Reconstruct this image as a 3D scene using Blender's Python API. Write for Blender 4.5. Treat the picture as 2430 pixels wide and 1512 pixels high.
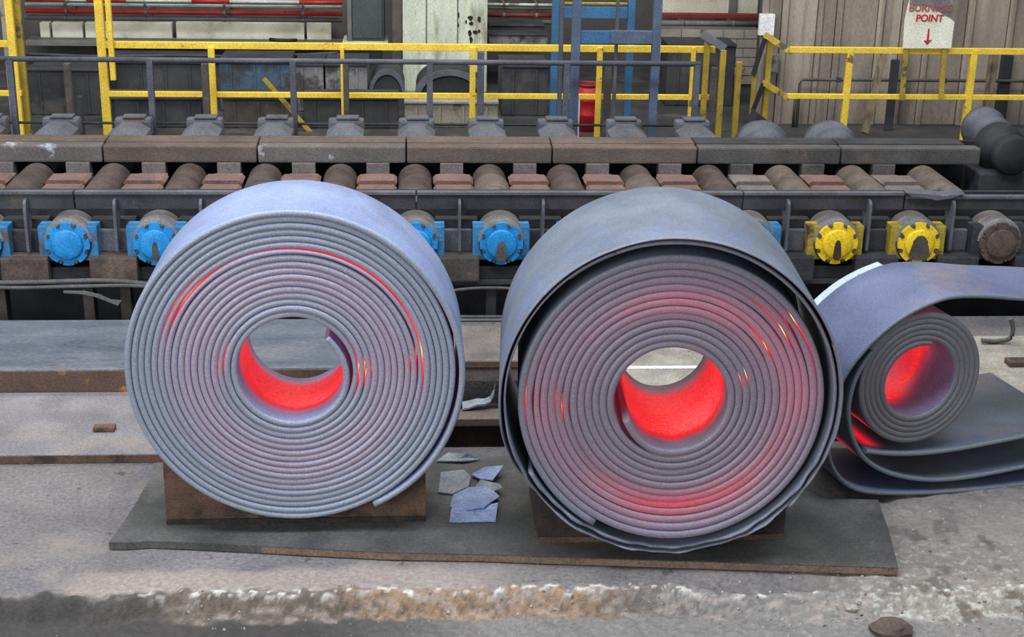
import bpy, bmesh, math, random
from mathutils import Vector, Matrix, noise

# ------------------------------------------------------------------ camera, world, lights, exposure
scene = bpy.context.scene
col = scene.collection
for o in list(bpy.data.objects):
    bpy.data.objects.remove(o, do_unlink=True)
PI = math.pi
F_PX, CAM_H = 3500.0, 4.31
_p, _y, _r = math.radians(19.6), math.radians(4.16), 0.02
FWD = Vector((math.sin(_y) * math.cos(_p), math.cos(_y) * math.cos(_p), -math.sin(_p)))
_R = Vector((math.cos(_y), -math.sin(_y), 0))
_U = _R.cross(FWD)
RGT = _R * math.cos(_r) + _U * math.sin(_r)
UPV = _U * math.cos(_r) - _R * math.sin(_r)
CAM = Vector((0, 0, CAM_H))
cd = bpy.data.cameras.new('camera')
cam = bpy.data.objects.new('camera', cd)
col.objects.link(cam)
cd.sensor_width = 36
cd.lens = F_PX / 2430 * 36
cd.clip_end = 200
m = Matrix((RGT, UPV, -FWD)).transposed().to_4x4()
m.translation = CAM
cam.matrix_world = m
scene.camera = cam

w = bpy.data.worlds.new('world')
scene.world = w
w.use_nodes = True
bg = w.node_tree.nodes['Background']
bg.inputs[0].default_value = (0.80, 0.89, 1.0, 1)
bg.inputs[1].default_value = 0.36

def area(name, loc, target, sx, sy, power, color):
    l = bpy.data.lights.new(name, 'AREA')
    l.shape = 'RECTANGLE'; l.size = sx; l.size_y = sy; l.energy = power; l.color = color
    o = bpy.data.objects.new(name, l); col.objects.link(o)
    o.location = loc
    o.rotation_euler = (Vector(target) - Vector(loc)).to_track_quat('-Z', 'Y').to_euler()
    return o
area('roof_light_strip', (-1.0, 7.0, 11.0), (-0.5, 9.5, 0), 16, 3.0, 2000, (0.80, 0.89, 1.0))
area('roof_light_strip_rear', (0.5, 15.5, 10.0), (0.5, 18.5, 0), 16, 2.0, 1150, (1.0, 0.95, 0.86))
area('bay_door_light', (-9.0, -5.0, 6.0), (0.0, 8.5, 0.6), 8, 6, 1500, (0.93, 0.96, 1.0))
scene.view_settings.view_transform = 'Standard'
scene.view_settings.look = 'None'
scene.view_settings.exposure = 0.0
scene.view_settings.gamma = 1.0
scene.view_settings.use_curve_mapping = False

# ------------------------------------------------------------------ helpers
def ray(px, py):
    return FWD + RGT * ((px - 1215) / F_PX) - UPV * ((py - 756) / F_PX)
def on_y(px, py, Y):
    d = ray(px, py)
    return CAM + d * (Y / d.y)
def on_z(px, py, z):
    d = ray(px, py)
    return CAM + d * ((z - CAM_H) / d.z)

class MB:
    """collects simple shapes in world space and links them as one mesh object"""
    def __init__(s):
        s.v = []; s.f = []; s.sm = []
    def add(s, vs, fs, smooth=False):
        n = len(s.v)
        s.v += [Vector(q) for q in vs]
        s.f += [[i + n for i in f] for f in fs]
        s.sm += [smooth] * len(fs)
        return s
    def box(s, x0, x1, y0, y1, z0, z1):
        vs = [(x, y, z) for z in (z0, z1) for y in (y0, y1) for x in (x0, x1)]
        return s.add(vs, [(0, 2, 3, 1), (4, 5, 7, 6), (0, 1, 5, 4), (2, 6, 7, 3), (0, 4, 6, 2), (1, 3, 7, 5)])
    def bbox(s, x0, x1, y0, y1, z0, z1, b=0.01):
        """box with chamfered edges"""
        bm = bmesh.new()
        t = MB().box(x0, x1, y0, y1, z0, z1)
        vs = [bm.verts.new(q) for q in t.v]
        for f in t.f: bm.faces.new([vs[i] for i in f])
        bmesh.ops.bevel(bm, geom=bm.edges[:], offset=b, segments=2, affect='EDGES', profile=0.6)
        bm.verts.index_update()
        s.add([q.co.copy() for q in bm.verts], [[q.index for q in f.verts] for f in bm.faces])
        bm.free()
        return s
    def prism(s, pts, d):
        """closed polygon (list of 3d points) pushed along d"""
        d = Vector(d); n = len(pts)
        vs = [Vector(q) for q in pts] + [Vector(q) + d for q in pts]
        fs = [list(range(n))[::-1], list(range(n, 2 * n))]
        fs += [(i, (i + 1) % n, n + (i + 1) % n, n + i) for i in range(n)]
        return s.add(vs, fs)
    def bar(s, a, b, wx, wy, up=(0, 1, 0)):
        a, b = Vector(a), Vector(b)
        t = (b - a).normalized()
        u = Vector(up); u = (u - t * u.dot(t)).normalized(); q = t.cross(u)
        vs = [c + q * (i * wx / 2) + u * (j * wy / 2) for c in (a, b) for i, j in ((-1, -1), (1, -1), (1, 1), (-1, 1))]
        return s.add(vs, [(0, 1, 2, 3), (7, 6, 5, 4), (0, 4, 5, 1), (1, 5, 6, 2), (2, 6, 7, 3), (3, 7, 4, 0)])
    def tube(s, path, r, n=10, smooth=True):
        path = [Vector(q) for q in path]
        vs, fs = [], []
        for i, c in enumerate(path):
            t = (path[min(i + 1, len(path) - 1)] - path[max(i - 1, 0)]).normalized()
            u = Vector((0, 0, 1)) if abs(t.z) < .9 else Vector((1, 0, 0))
            u = (u - t * u.dot(t)).normalized(); q = t.cross(u)
            rr = r[i] if isinstance(r, (list, tuple)) else r
            vs += [c + (u * math.cos(2 * PI * k / n) + q * math.sin(2 * PI * k / n)) * rr for k in range(n)]
        for i in range(len(path) - 1):
            for k in range(n):
                fs.append((i * n + k, i * n + (k + 1) % n, (i + 1) * n + (k + 1) % n, (i + 1) * n + k))
        s.add(vs, fs, smooth)
        L = (len(path) - 1) * n
        c0 = len(s.v) - len(vs)
        s.f.append([c0 + k for k in range(n)][::-1]); s.sm.append(False)
        s.f.append([c0 + L + k for k in range(n)]); s.sm.append(False)
        return s
    def lathe_y(s, c, prof, n=24, a0=0.0, a1=2 * PI, smooth=True):
        """profile [(radius, y offset)] turned about the y axis through c"""
        c = Vector(c); full = abs(a1 - a0 - 2 * PI) < 1e-6
        m_ = n if full else n + 1
        vs, fs = [], []
        for r, y in prof:
            for k in range(m_):
                a = a0 + (a1 - a0) * k / n
                vs.append(c + Vector((r * math.cos(a), y, r * math.sin(a))))
        for i in range(len(prof) - 1):
            for k in range(n):
                k2 = (k + 1) % m_
                fs.append((i * m_ + k, i * m_ + k2, (i + 1) * m_ + k2, (i + 1) * m_ + k))
        return s.add(vs, fs, smooth)
    def build(s, name, mt, parent=None, origin=None):
        me = bpy.data.meshes.new(name)
        if parent is not None:
            org = Vector(parent.get('_w', (0, 0, 0)))
        elif origin is not None:
            org = Vector(origin)
        else:
            xs = [q.x for q in s.v]; ys = [q.y for q in s.v]; zs = [q.z for q in s.v]
            org = Vector(((min(xs) + max(xs)) / 2, (min(ys) + max(ys)) / 2, min(zs)))
        me.from_pydata([tuple(q - org) for q in s.v], [], s.f)
        me.polygons.foreach_set('use_smooth', s.sm)
        bm = bmesh.new(); bm.from_mesh(me)
        bmesh.ops.recalc_face_normals(bm, faces=bm.faces[:])
        bm.to_mesh(me); bm.free()
        me.materials.append(mt)
        o = bpy.data.objects.new(name, me)
        col.objects.link(o)
        if parent is not None: o.parent = parent
        else: o.location = org
        o['_w'] = tuple(org)
        return o

def tag(o, label=None, cat=None, group=None, kind=None):
    if label: o['label'] = label
    if cat: o['category'] = cat
    if group: o['group'] = group
    if kind: o['kind'] = kind
    return o
def thing(name, loc, label, cat, group=None):
    o = bpy.data.objects.new(name, None)
    col.objects.link(o)
    o.location = loc
    o.empty_display_size = 0.1
    o['_w'] = tuple(loc)
    return tag(o, label, cat, group)
def copy_thing(root, loc, label, group=None):
    r = root.copy(); col.objects.link(r); r.location = loc; r['label'] = label; r['_w'] = tuple(loc)
    if group: r['group'] = group
    for ch in list(root.children):
        c = ch.copy(); col.objects.link(c); c.parent = r
        for g in list(ch.children):
            d = g.copy(); col.objects.link(d); d.parent = c
    return r

# ------------------------------------------------------------------ materials
def lin(c):
    return tuple(((x / 255 + .055) / 1.055) ** 2.4 if x / 255 > .04045 else x / 255 / 12.92 for x in c) + (1,)
MATS = {}
def mat(name, c1, c2, scale=4.0, rough=.6, metal=0.0, bump=.15, c3=None, s3=1.5, t3=.58, fine=60.0, stretch=(1, 1, 1), spec=.4, w3=.08, amt=.35):
    """two-tone noise surface, optional third colour in patches, fine grain and relief; world-space coordinates"""
    if name in MATS: return MATS[name]
    mt = bpy.data.materials.new(name); mt.use_nodes = True
    nt = mt.node_tree; N = nt.nodes; L = nt.links
    b = N['Principled BSDF']
    geo = N.new('ShaderNodeNewGeometry')
    mp = N.new('ShaderNodeMapping'); mp.inputs['Scale'].default_value = stretch
    L.new(geo.outputs['Position'], mp.inputs['Vector'])
    def nz(sc, det=5, rg=.6):
        n = N.new('ShaderNodeTexNoise'); n.inputs['Scale'].default_value = sc
        n.inputs['Detail'].default_value = det; n.inputs['Roughness'].default_value = rg
        L.new(mp.outputs[0], n.inputs['Vector']); return n
    n1 = nz(scale)
    rp = N.new('ShaderNodeValToRGB')
    rp.color_ramp.elements[0].position = .32; rp.color_ramp.elements[0].color = lin(c1)
    rp.color_ramp.elements[1].position = .68; rp.color_ramp.elements[1].color = lin(c2)
    L.new(n1.outputs['Fac'], rp.inputs[0])
    cur = rp.outputs[0]
    if c3:
        n3 = nz(s3, 6, .65)
        r3 = N.new('ShaderNodeValToRGB')
        r3.color_ramp.elements[0].position = t3; r3.color_ramp.elements[0].color = (0, 0, 0, 1)
        r3.color_ramp.elements[1].position = t3 + w3; r3.color_ramp.elements[1].color = (1, 1, 1, 1)
        L.new(n3.outputs['Fac'], r3.inputs[0])
        mx = N.new('ShaderNodeMixRGB'); L.new(r3.outputs[0], mx.inputs[0])
        L.new(cur, mx.inputs[1]); mx.inputs[2].default_value = lin(c3)
        cur = mx.outputs[0]
    nf = nz(fine, 3, .7)
    rf = N.new('ShaderNodeMapRange'); rf.inputs[1].default_value = .3; rf.inputs[2].default_value = .7
    rf.inputs[3].default_value = 1 - amt; rf.inputs[4].default_value = 1 + amt
    L.new(nf.outputs['Fac'], rf.inputs[0])
    mu = N.new('ShaderNodeMixRGB'); mu.blend_type = 'MULTIPLY'; mu.inputs[0].default_value = 1
    L.new(cur, mu.inputs[1]); L.new(rf.outputs[0], mu.inputs[2])
    L.new(mu.outputs[0], b.inputs['Base Color'])
    b.inputs['Roughness'].default_value = rough; b.inputs['Metallic'].default_value = metal
    b.inputs['Specular IOR Level'].default_value = spec
    if bump:
        ad = N.new('ShaderNodeMath'); ad.operation = 'ADD'
        L.new(nf.outputs['Fac'], ad.inputs[0]); L.new(n1.outputs['Fac'], ad.inputs[1])
        bp = N.new('ShaderNodeBump'); bp.inputs['Strength'].default_value = bump; bp.inputs['Distance'].default_value = .02
        L.new(ad.outputs[0], bp.inputs['Height']); L.new(bp.outputs[0], b.inputs['Normal'])
    mt['b'] = b.name
    MATS[name] = mt
    return mt

DARK = mat('dark_sooty_steel', (42, 43, 46), (66, 67, 70), 3, .65, 0, .2, (78, 71, 66), 2.5, .6)
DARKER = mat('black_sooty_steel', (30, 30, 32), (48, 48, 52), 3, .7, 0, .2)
DUSTY = mat('dusty_grey_steel', (74, 75, 80), (100, 100, 106), 3.5, .7, 0, .2, (92, 82, 76), 2, .58)
BEAM = mat('worn_brown_steel_beam', (80, 70, 64), (110, 95, 85), 2.4, .6, 0, .2, (114, 84, 64), 1.6, .57, stretch=(.6, 1, 1.6))
BEAMG = mat('worn_grey_steel_beam', (72, 69, 67), (98, 93, 89), 2.4, .6, 0, .2, (104, 92, 80), 1.6, .6)
BEAMW = mat('chalky_worn_steel_beam', (84, 78, 75), (110, 102, 98), 2.4, .6, 0, .2, (176, 178, 184), 3.2, .6)
ROLL = mat('worn_roller_steel', (88, 78, 75), (122, 108, 103), 5, .38, .45, .12, (96, 78, 70), 2, .6)
ROLLT = mat('tan_dusty_roller_steel', (100, 91, 85), (136, 122, 111), 5, .42, .35, .12, (96, 84, 78), 2, .6)
APRON = mat('reddish_apron_iron', (102, 78, 72), (126, 95, 87), 4, .75, 0, .25, (92, 80, 76), 2.5, .58)
APRONG = mat('grey_apron_iron', (98, 88, 84), (122, 112, 106), 4, .75, 0, .25)
BLUE = mat('bright_blue_paint', (22, 124, 186), (40, 148, 214), 8, .5, 0, .08, (58, 74, 86), 5, .66)
BLUED = mat('dusty_blue_paint', (44, 108, 150), (60, 128, 174), 6, .6, 0, .1, (88, 84, 82), 5, .56)
YEL = mat('bright_yellow_paint', (226, 188, 30), (244, 206, 44), 6, .5, 0, .08, (92, 78, 40), 6, .64)
YELD = mat('dusty_yellow_paint', (140, 122, 46), (176, 152, 50), 6, .6, 0, .1, (72, 66, 58), 4, .55)
RUSTCAP = mat('rusty_brown_cap', (70, 60, 56), (104, 86, 76), 9, .8, 0, .4, (150, 132, 118), 6, .66)
GREYCAP = mat('dusty_cap_steel', (104, 100, 98), (134, 128, 124), 5, .7, 0, .2)
RAILY = mat('rail_yellow_paint', (222, 184, 56), (242, 204, 72), 5, .55, 0, .08, (120, 104, 60), 4, .64, w3=.04)
RAILYD = mat('grimy_yellow_paint', (146, 126, 50), (186, 158, 54), 4, .6, 0, .1, (84, 76, 62), 3, .56)
RAILB = mat('sooty_brown_post', (62, 58, 54), (92, 84, 74), 4, .7, 0, .15, (124, 108, 66), 5, .66)
RAILD = mat('dark_rail_paint', (70, 72, 80), (92, 94, 102), 4, .65, 0, .15)
FBLUE = mat('frame_blue_paint', (48, 90, 124), (62, 108, 148), 3, .55, 0, .1, (80, 92, 108), 2, .58)
FBLUED = mat('frame_greyblue_paint', (72, 84, 104), (92, 104, 124), 3, .6, 0, .1, (60, 104, 148), 2, .6)
RUST = mat('rusted_steel_block', (82, 66, 56), (112, 84, 66), 5, .8, 0, .3, (62, 52, 46), 3, .54)
RUSTE = mat('worn_rusty_edge', (104, 86, 74), (138, 112, 92), 5, .75, 0, .3, (84, 68, 58), 3, .56)
RUSTD = mat('dark_rusted_block', (52, 43, 40), (74, 59, 52), 5, .8, 0, .3, (44, 38, 36), 3, .5)
RUSTO = mat('orange_rust_face', (84, 66, 56), (104, 80, 64), 3, .8, 0, .3, (160, 104, 56), 4, .60)
PLATE = mat('sooty_base_plate', (66, 66, 63), (96, 93, 89), 3, .55, 0, .15, (112, 108, 110), 1.1, .54, w3=.2)
SLAB = mat('blue_grey_slab', (78, 83, 91), (108, 113, 121), 2.2, .5, .1, .12, (112, 112, 116), 1.5, .55, stretch=(.5, 1.4, 1))
SLAB2 = mat('pale_grey_slab', (110, 105, 106), (138, 132, 133), 2.6, .6, 0, .15, (140, 128, 120), 1.2, .55)
DIRT = mat('dirt_covered_slab', (92, 86, 82), (128, 118, 110), 4, .85, 0, .4, (176, 164, 150), 9, .66)
PALEC = mat('pale_rubbed_concrete', (124, 118, 108), (168, 160, 148), 3, .85, 0, .3, (98, 92, 86), 4, .6)
SCALEB = mat('blue_mill_scale', (120, 134, 172), (160, 176, 214), 7, .4, .1, .25, (112, 112, 118), 4, .58)
SCALEP = mat('pale_fresh_scale', (160, 178, 206), (196, 212, 232), 6, .4, .1, .2, (128, 140, 160), 5, .6)
SCALEG = mat('grey_mill_scale', (112, 116, 122), (150, 154, 160), 7, .5, .1, .25)
MURK = mat('murky_machine_grey', (44, 44, 46), (66, 65, 66), 2, .7, 0, .2, (78, 74, 70), 1.4, .56)
MURKB = mat('murky_machine_blue', (54, 70, 84), (74, 98, 116), 3, .7, 0, .2, (58, 56, 58), 2, .54)
MURKL = mat('dusty_machine_pale', (100, 98, 98), (134, 130, 128), 3, .75, 0, .2, (66, 62, 60), 2, .52)
CABI = mat('dark_cabinet_paint', (54, 62, 62), (72, 80, 78), 1.4, .45, 0, .08)
TANKW = mat('corroded_white_paint', (176, 182, 168), (214, 216, 192), 2.2, .6, 0, .15, (120, 112, 84), 2.4, .53, stretch=(1.8, 1, .4), w3=.2)
HOLE = mat('corrosion_hole_black', (26, 24, 22), (44, 40, 34), 6, .9)
WHITEP = mat('grimy_white_panel', (186, 182, 162), (222, 218, 200), 2.5, .6, 0, .1, (122, 116, 104), 2.2, .58, stretch=(1, 1, 1.4), w3=.16)
WHITEPO = mat('rust_stained_white_panel', (196, 186, 166), (218, 210, 192), 2.5, .6, 0, .1, (176, 116, 60), 1.6, .54, w3=.2)
REDP = mat('red_pipe_paint', (150, 34, 34), (190, 52, 48), 3, .5, 0, .1, (96, 50, 48), 3, .58)
REDD = mat('dark_red_paint', (104, 34, 34), (134, 44, 42), 3, .6, 0, .1, (70, 50, 48), 3, .55)
WPIPE = mat('grey_white_pipe', (176, 180, 170), (206, 208, 198), 3, .5, 0, .1, (120, 118, 112), 3, .58)
GPIPE = mat('dusty_grey_pipe', (92, 92, 88), (116, 114, 108), 3, .6, 0, .15)
WALLR = mat('weathered_grey_sheet', (114, 104, 95), (148, 135, 122), 1.6, .75, 0, .15, (92, 84, 80), 1.3, .54, stretch=(2.6, 1, .35), w3=.2)
WALLR2 = mat('weathered_tan_sheet', (132, 122, 110), (166, 154, 138), 1.6, .75, 0, .15, (104, 96, 88), 1.5, .56, stretch=(3, 1, .3), w3=.2)
WALLB = mat('dim_back_wall', (62, 60, 58), (86, 82, 78), 1.2, .85, 0, .2)
BRICKW = mat('pale_blockwork', (140, 134, 120), (172, 164, 148), 3, .85, 0, .3, (98, 92, 84), 2.5, .58)
SIGNW = mat('sign_cream_white', (222, 216, 190), (240, 236, 216), 3, .5, 0, .05, (196, 186, 160), 4, .66)
SOOT = mat('sign_soot', (104, 100, 98), (136, 130, 124), 6, .8, 0, .1)
SIGNR = mat('sign_red_ink', (176, 40, 44), (196, 52, 54), 10, .6, 0, 0)
SIGNRD = mat('sign_faded_red_ink', (140, 84, 80), (160, 96, 90), 10, .6, 0, 0)
PAPER = mat('notice_white', (214, 214, 214), (232, 232, 230), 5, .6, 0, .03)
REDDRUM = mat('red_drum_paint', (164, 26, 34), (196, 38, 44), 4, .45, 0, .08, (104, 32, 34), 3, .6)
WOOD = mat('weathered_plank', (98, 88, 74), (132, 118, 94), 3, .8, 0, .2, (72, 66, 58), 3, .56, stretch=(4, 1, .6))
CABLE = mat('dusty_hose_rubber', (78, 76, 74), (100, 97, 94), 6, .7, 0, .2)
CONC = mat('stained_concrete_block', (132, 124, 108), (160, 150, 130), 3, .85, 0, .3, (88, 82, 74), 2.5, .56)

# floor: grey concrete with tan, blue-grey, dark and white broken patches
def floor_material():
    mt = mat('worn_mill_floor', (100, 95, 93), (132, 124, 121), 1.3, .8, 0, .45, (90, 92, 100), .9, .5, fine=38, w3=.25)
    nt = mt.node_tree; N = nt.nodes; L = nt.links; b = N['Principled BSDF']
    src = b.inputs['Base Color'].links[0].from_socket
    geo = N.new('ShaderNodeNewGeometry')
    def layer(src, colr, sc, t, wd, det=6, vor=False):
        n = N.new('ShaderNodeTexNoise'); n.inputs['Scale'].default_value = sc; n.inputs['Detail'].default_value = det
        n.inputs['Roughness'].default_value = .65
        L.new(geo.outputs['Position'], n.inputs['Vector'])
        r = N.new('ShaderNodeMapRange'); r.inputs[1].default_value = t; r.inputs[2].default_value = t + wd
        L.new(n.outputs['Fac'], r.inputs[0])
        mx = N.new('ShaderNodeMixRGB'); L.new(r.outputs[0], mx.inputs[0]); L.new(src, mx.inputs[1])
        mx.inputs[2].default_value = lin(colr)
        return mx.outputs[0]
    s = layer(src, (144, 131, 120), 1.1, .55, .14)
    s = layer(s, (82, 76, 72), 7, .62, .05)
    s = layer(s, (180, 174, 164), 11, .70, .04)
    # stains and broken surface along the slab edge, with a shape of their own
    at = N.new('ShaderNodeAttribute'); at.attribute_name = 'stain'
    am = N.new('ShaderNodeAttribute'); am.attribute_name = 'stain_amount'
    n = N.new('ShaderNodeTexNoise'); n.inputs['Scale'].default_value = 30; n.inputs['Detail'].default_value = 6
    n.inputs['Roughness'].default_value = .75
    L.new(geo.outputs['Position'], n.inputs['Vector'])
    r = N.new('ShaderNodeMapRange'); r.inputs[1].default_value = .3; r.inputs[2].default_value = .7
    r.inputs[3].default_value = .62; r.inputs[4].default_value = 1.38
    L.new(n.outputs['Fac'], r.inputs[0])
    mu = N.new('ShaderNodeMixRGB'); mu.blend_type = 'MULTIPLY'; mu.inputs[0].default_value = 1
    L.new(at.outputs['Color'], mu.inputs[1]); L.new(r.outputs[0], mu.inputs[2])
    mx = N.new('ShaderNodeMixRGB'); L.new(am.outputs['Fac'], mx.inputs[0]); L.new(s, mx.inputs[1]); L.new(mu.outputs[0], mx.inputs[2])
    L.new(mx.outputs[0], b.inputs['Base Color'])
    return mt
FLOOR = floor_material()

# hot strip: grey mill scale whose own heat glows
def hot_material(name, c1, c2, c3, c4, rough=.55):
    mt = mat(name, c1, c2, 2.2, rough, .1, .18, c3, 1.6, .55, fine=90, w3=.2, amt=.22)
    nt = mt.node_tree; N = nt.nodes; L = nt.links; b = N['Principled BSDF']
    src = b.inputs['Base Color'].links[0].from_socket
    ed = N.new('ShaderNodeAttribute'); ed.attribute_name = 'edge'
    mx = N.new('ShaderNodeMixRGB'); L.new(ed.outputs['Fac'], mx.inputs[0]); L.new(src, mx.inputs[1])
    mx.inputs[2].default_value = lin(c4)
    n2 = N.new('ShaderNodeTexNoise'); n2.inputs['Scale'].default_value = 110; n2.inputs['Detail'].default_value = 3
    r2 = N.new('ShaderNodeMapRange'); r2.inputs[1].default_value = .3; r2.inputs[2].default_value = .7
    r2.inputs[3].default_value = .8; r2.inputs[4].default_value = 1.2
    g = N.new('ShaderNodeNewGeometry'); L.new(g.outputs['Position'], n2.inputs['Vector']); L.new(n2.outputs['Fac'], r2.inputs[0])
    mu = N.new('ShaderNodeMixRGB'); mu.blend_type = 'MULTIPLY'; mu.inputs[0].default_value = 1
    L.new(mx.outputs[0], mu.inputs[1]); L.new(r2.outputs[0], mu.inputs[2])
    L.new(mu.outputs[0], b.inputs['Base Color'])
    bk = N.new('ShaderNodeMixRGB')
    L.new(mu.outputs[0], bk.inputs[1]); bk.inputs[2].default_value = (.03, .012, .012, 1)
    L.new(bk.outputs[0], b.inputs['Base Color'])
    ht = N.new('ShaderNodeAttribute'); ht.attribute_name = 'glow'
    # scale flakes break the glow up
    n3 = N.new('ShaderNodeTexNoise'); n3.inputs['Scale'].default_value = 48; n3.inputs['Detail'].default_value = 6
    L.new(g.outputs['Position'], n3.inputs['Vector'])
    r3 = N.new('ShaderNodeMapRange'); r3.inputs[1].default_value = .3; r3.inputs[2].default_value = .72
    r3.inputs[3].default_value = 1.08; r3.inputs[4].default_value = .90
    L.new(n3.outputs['Fac'], r3.inputs[0])
    hm = N.new('ShaderNodeMath'); hm.operation = 'MULTIPLY'; L.new(ht.outputs['Fac'], hm.inputs[0]); L.new(r3.outputs[0], hm.inputs[1])
    bf = N.new('ShaderNodeMapRange'); bf.inputs[1].default_value = .35; bf.inputs[2].default_value = .6; L.new(ht.outputs['Fac'], bf.inputs[0]); L.new(bf.outputs[0], bk.inputs[0])
    rp = N.new('ShaderNodeValToRGB'); e = rp.color_ramp.elements
    e[0].position = 0; e[0].color = (0, 0, 0, 1)
    e[1].position = 1; e[1].color = (1, .62, .14, 1)
    for p, c in ((.2, (.075, .006, .014, 1)), (.4, (.26, .008, .022, 1)), (.57, (.74, .010, .016, 1)), (.65, (1, .030, .035, 1)), (.75, (1, .10, .11, 1)), (.88, (1, .25, .07, 1))):
        q = e.new(p); q.color = c
    L.new(hm.outputs[0], rp.inputs[0])
    st = N.new('ShaderNodeMapRange'); st.inputs[1].default_value = .8; st.inputs[2].default_value = 1.0
    st.inputs[3].default_value = 1.0; st.inputs[4].default_value = 4.0
    L.new(hm.outputs[0], st.inputs[0])
    L.new(rp.outputs[0], b.inputs['Emission Color']); L.new(st.outputs[0], b.inputs['Emission Strength'])
    return mt
HOT1 = hot_material('hot_blue_grey_strip', (134, 144, 178), (156, 170, 206), (128, 128, 144), (147, 153, 165), .42)
HOT2 = hot_material('hot_slate_strip', (100, 107, 118), (126, 133, 144), (108, 120, 162), (124, 122, 133), .5)
HOT4 = hot_material('hot_grey_strip', (84, 92, 104), (108, 116, 130), (126, 106, 94), (112, 120, 124), .5)  # greyer tone for the middle and inner sheets
HOT3 = hot_material('hot_weathered_strip', (86, 94, 122), (108, 114, 142), (142, 124, 116), (104, 110, 112), .5)

def sstep(a, b, x):
    t = max(0.0, min(1.0, (x - a) / (b - a)))
    return t * t * (3 - 2 * t)
def bump1(x, c, wd):
    return math.exp(-((x - c) / wd) ** 2)
def adiff(a, b):
    return (a - b + PI) % (2 * PI) - PI

# ------------------------------------------------------------------ setting: floor
def mixc(a, b, t):
    t = max(0, min(1, t))
    return tuple(p + (q - p) * t for p, q in zip(a, b))
LIPC = {k: lin(v)[:3] for k, v in dict(dark=(64, 59, 55), brown=(104, 92, 78), orange=(152, 122, 94), tan=(164, 148, 136), pale=(206, 198, 178), grey=(128, 122, 116), white=(212, 208, 196), warm=(150, 139, 125)).items()}
def ground(x, y):
    """height, stain amount, stain colour"""
    V = Vector
    n1 = noise.noise(V((x * 1.3, y * 1.3, 3.1)))
    n2 = noise.noise(V((x * 6, y * 6, 1.7)))
    n3 = noise.noise(V((x * 17, y * 17, 7.7)))
    n4 = noise.noise(V((x * 2.2, .3, 9.1)))
    n5 = noise.noise(V((x * 9, y * 4, 4.4)))
    right = sstep(1.3, 2.4, x)
    edge = 7.445 + .035 * n4 + .03 * n5 - .10 * right + .03 * sstep(-2.6, -3.4, x)
    near = sstep(7.72, 7.45, y)
    rough = min(1, near * .45 + sstep(2.2, 3.0, x) * .8 + right * near * .5)
    top = .003 * n2 + rough * (.014 * n2 + .012 * n3 + .012 * n1)
    low = (-.125 + .012 * n2 + .012 * n3) * (1 - .45 * right)
    wdt = .10 + .05 * n2 + .12 * right
    dep = sstep(edge, edge - wdt, y)
    chip = bump1(y, edge - .02, .06)
    hol = bump1(x, 2.15, .5) * bump1(y, 7.47, .08)
    h = top * (1 - dep) + low * dep + chip * (.018 * n3 + .014 * n5) - .06 * hol
    n6 = noise.noise(V((x * 11, (y + 2.2 * h) * 11, h * 9)))
    n7 = noise.noise(V((x * 24, (y + 2.2 * h) * 24, h * 20)))
    # colours
    amt, c = 0.0, LIPC['tan']
    # rubbed pale strip on top of the slab before the edge
    tan = sstep(edge + .34 + .10 * n1 + .05 * n2, edge + .20, y) * sstep(-2.35, -1.7, x + .3 * n2) * (1 - sstep(.2, .9, x + .3 * n1))
    amt = .8 * tan
    # face of the broken edge
    face = sstep(edge + .05 + .03 * n3, edge - .01, y)
    fc = mixc(LIPC['dark'], LIPC['brown'], sstep(-1.75, -1.2, x + .2 * n2))
    fc = mixc(fc, LIPC['orange'], sstep(-.5, -.2, x + .25 * n1 + .1 * n2) * (1 - sstep(.75, 1.35, x + .2 * n2)))
    fc = mixc(fc, LIPC['grey'], sstep(1.0, 1.6, x + .2 * n1))
    fc = mixc(fc, LIPC['tan'], .7 * sstep(.0, .35, n6) * sstep(-1.6, -1.0, x)); fc = mixc(fc, LIPC['dark'], .6 * sstep(.1, .45, n7 - .3 * n6))
    c = mixc(c, fc, face); amt = max(amt, .92 * face)
    # fresh white breaks along the edge and over the rubble at the right
    wb = sstep(.12, .3, n7 + .5 * n6) * bump1(y, edge + .01, .035) * sstep(-1.9, -1.3, x)
    wb = max(wb, sstep(.12, .4, n7 + .5 * n3 + .4 * n1) * sstep(1.9, 2.8, x) * sstep(8.35, 7.7, y) * .65)
    c = mixc(c, LIPC['white'], wb); amt = max(amt, wb)
    wt = .55 * sstep(2.0, 2.9, x) * sstep(8.9, 8.0, y) * (1 - wb); c = mixc(c, LIPC['warm'], wt); amt = max(amt, wt)
    rb = sstep(2.3, 3.0, x) * sstep(8.7, 7.9, y)
    db = sstep(.1, .4, n2 - .4 * n3) * rb
    c = mixc(c, LIPC['brown'], db * (1 - wb)); amt = max(amt, .6 * db)
    # lower floor: dark on one side, dusty grey on the other
    lowm = sstep(edge - wdt + .02, edge - wdt - .04, y)
    lc = mixc(LIPC['dark'], LIPC['grey'], sstep(-.6, .5, x + .5 * n1))
    c = mixc(c, lc, lowm); amt = max(amt, .9 * lowm) * sstep(6.5, 7.0, y + .2 * n1)
    return h, amt, c
def ground_h(x, y):
    return ground(x, y)[:1]

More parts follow.
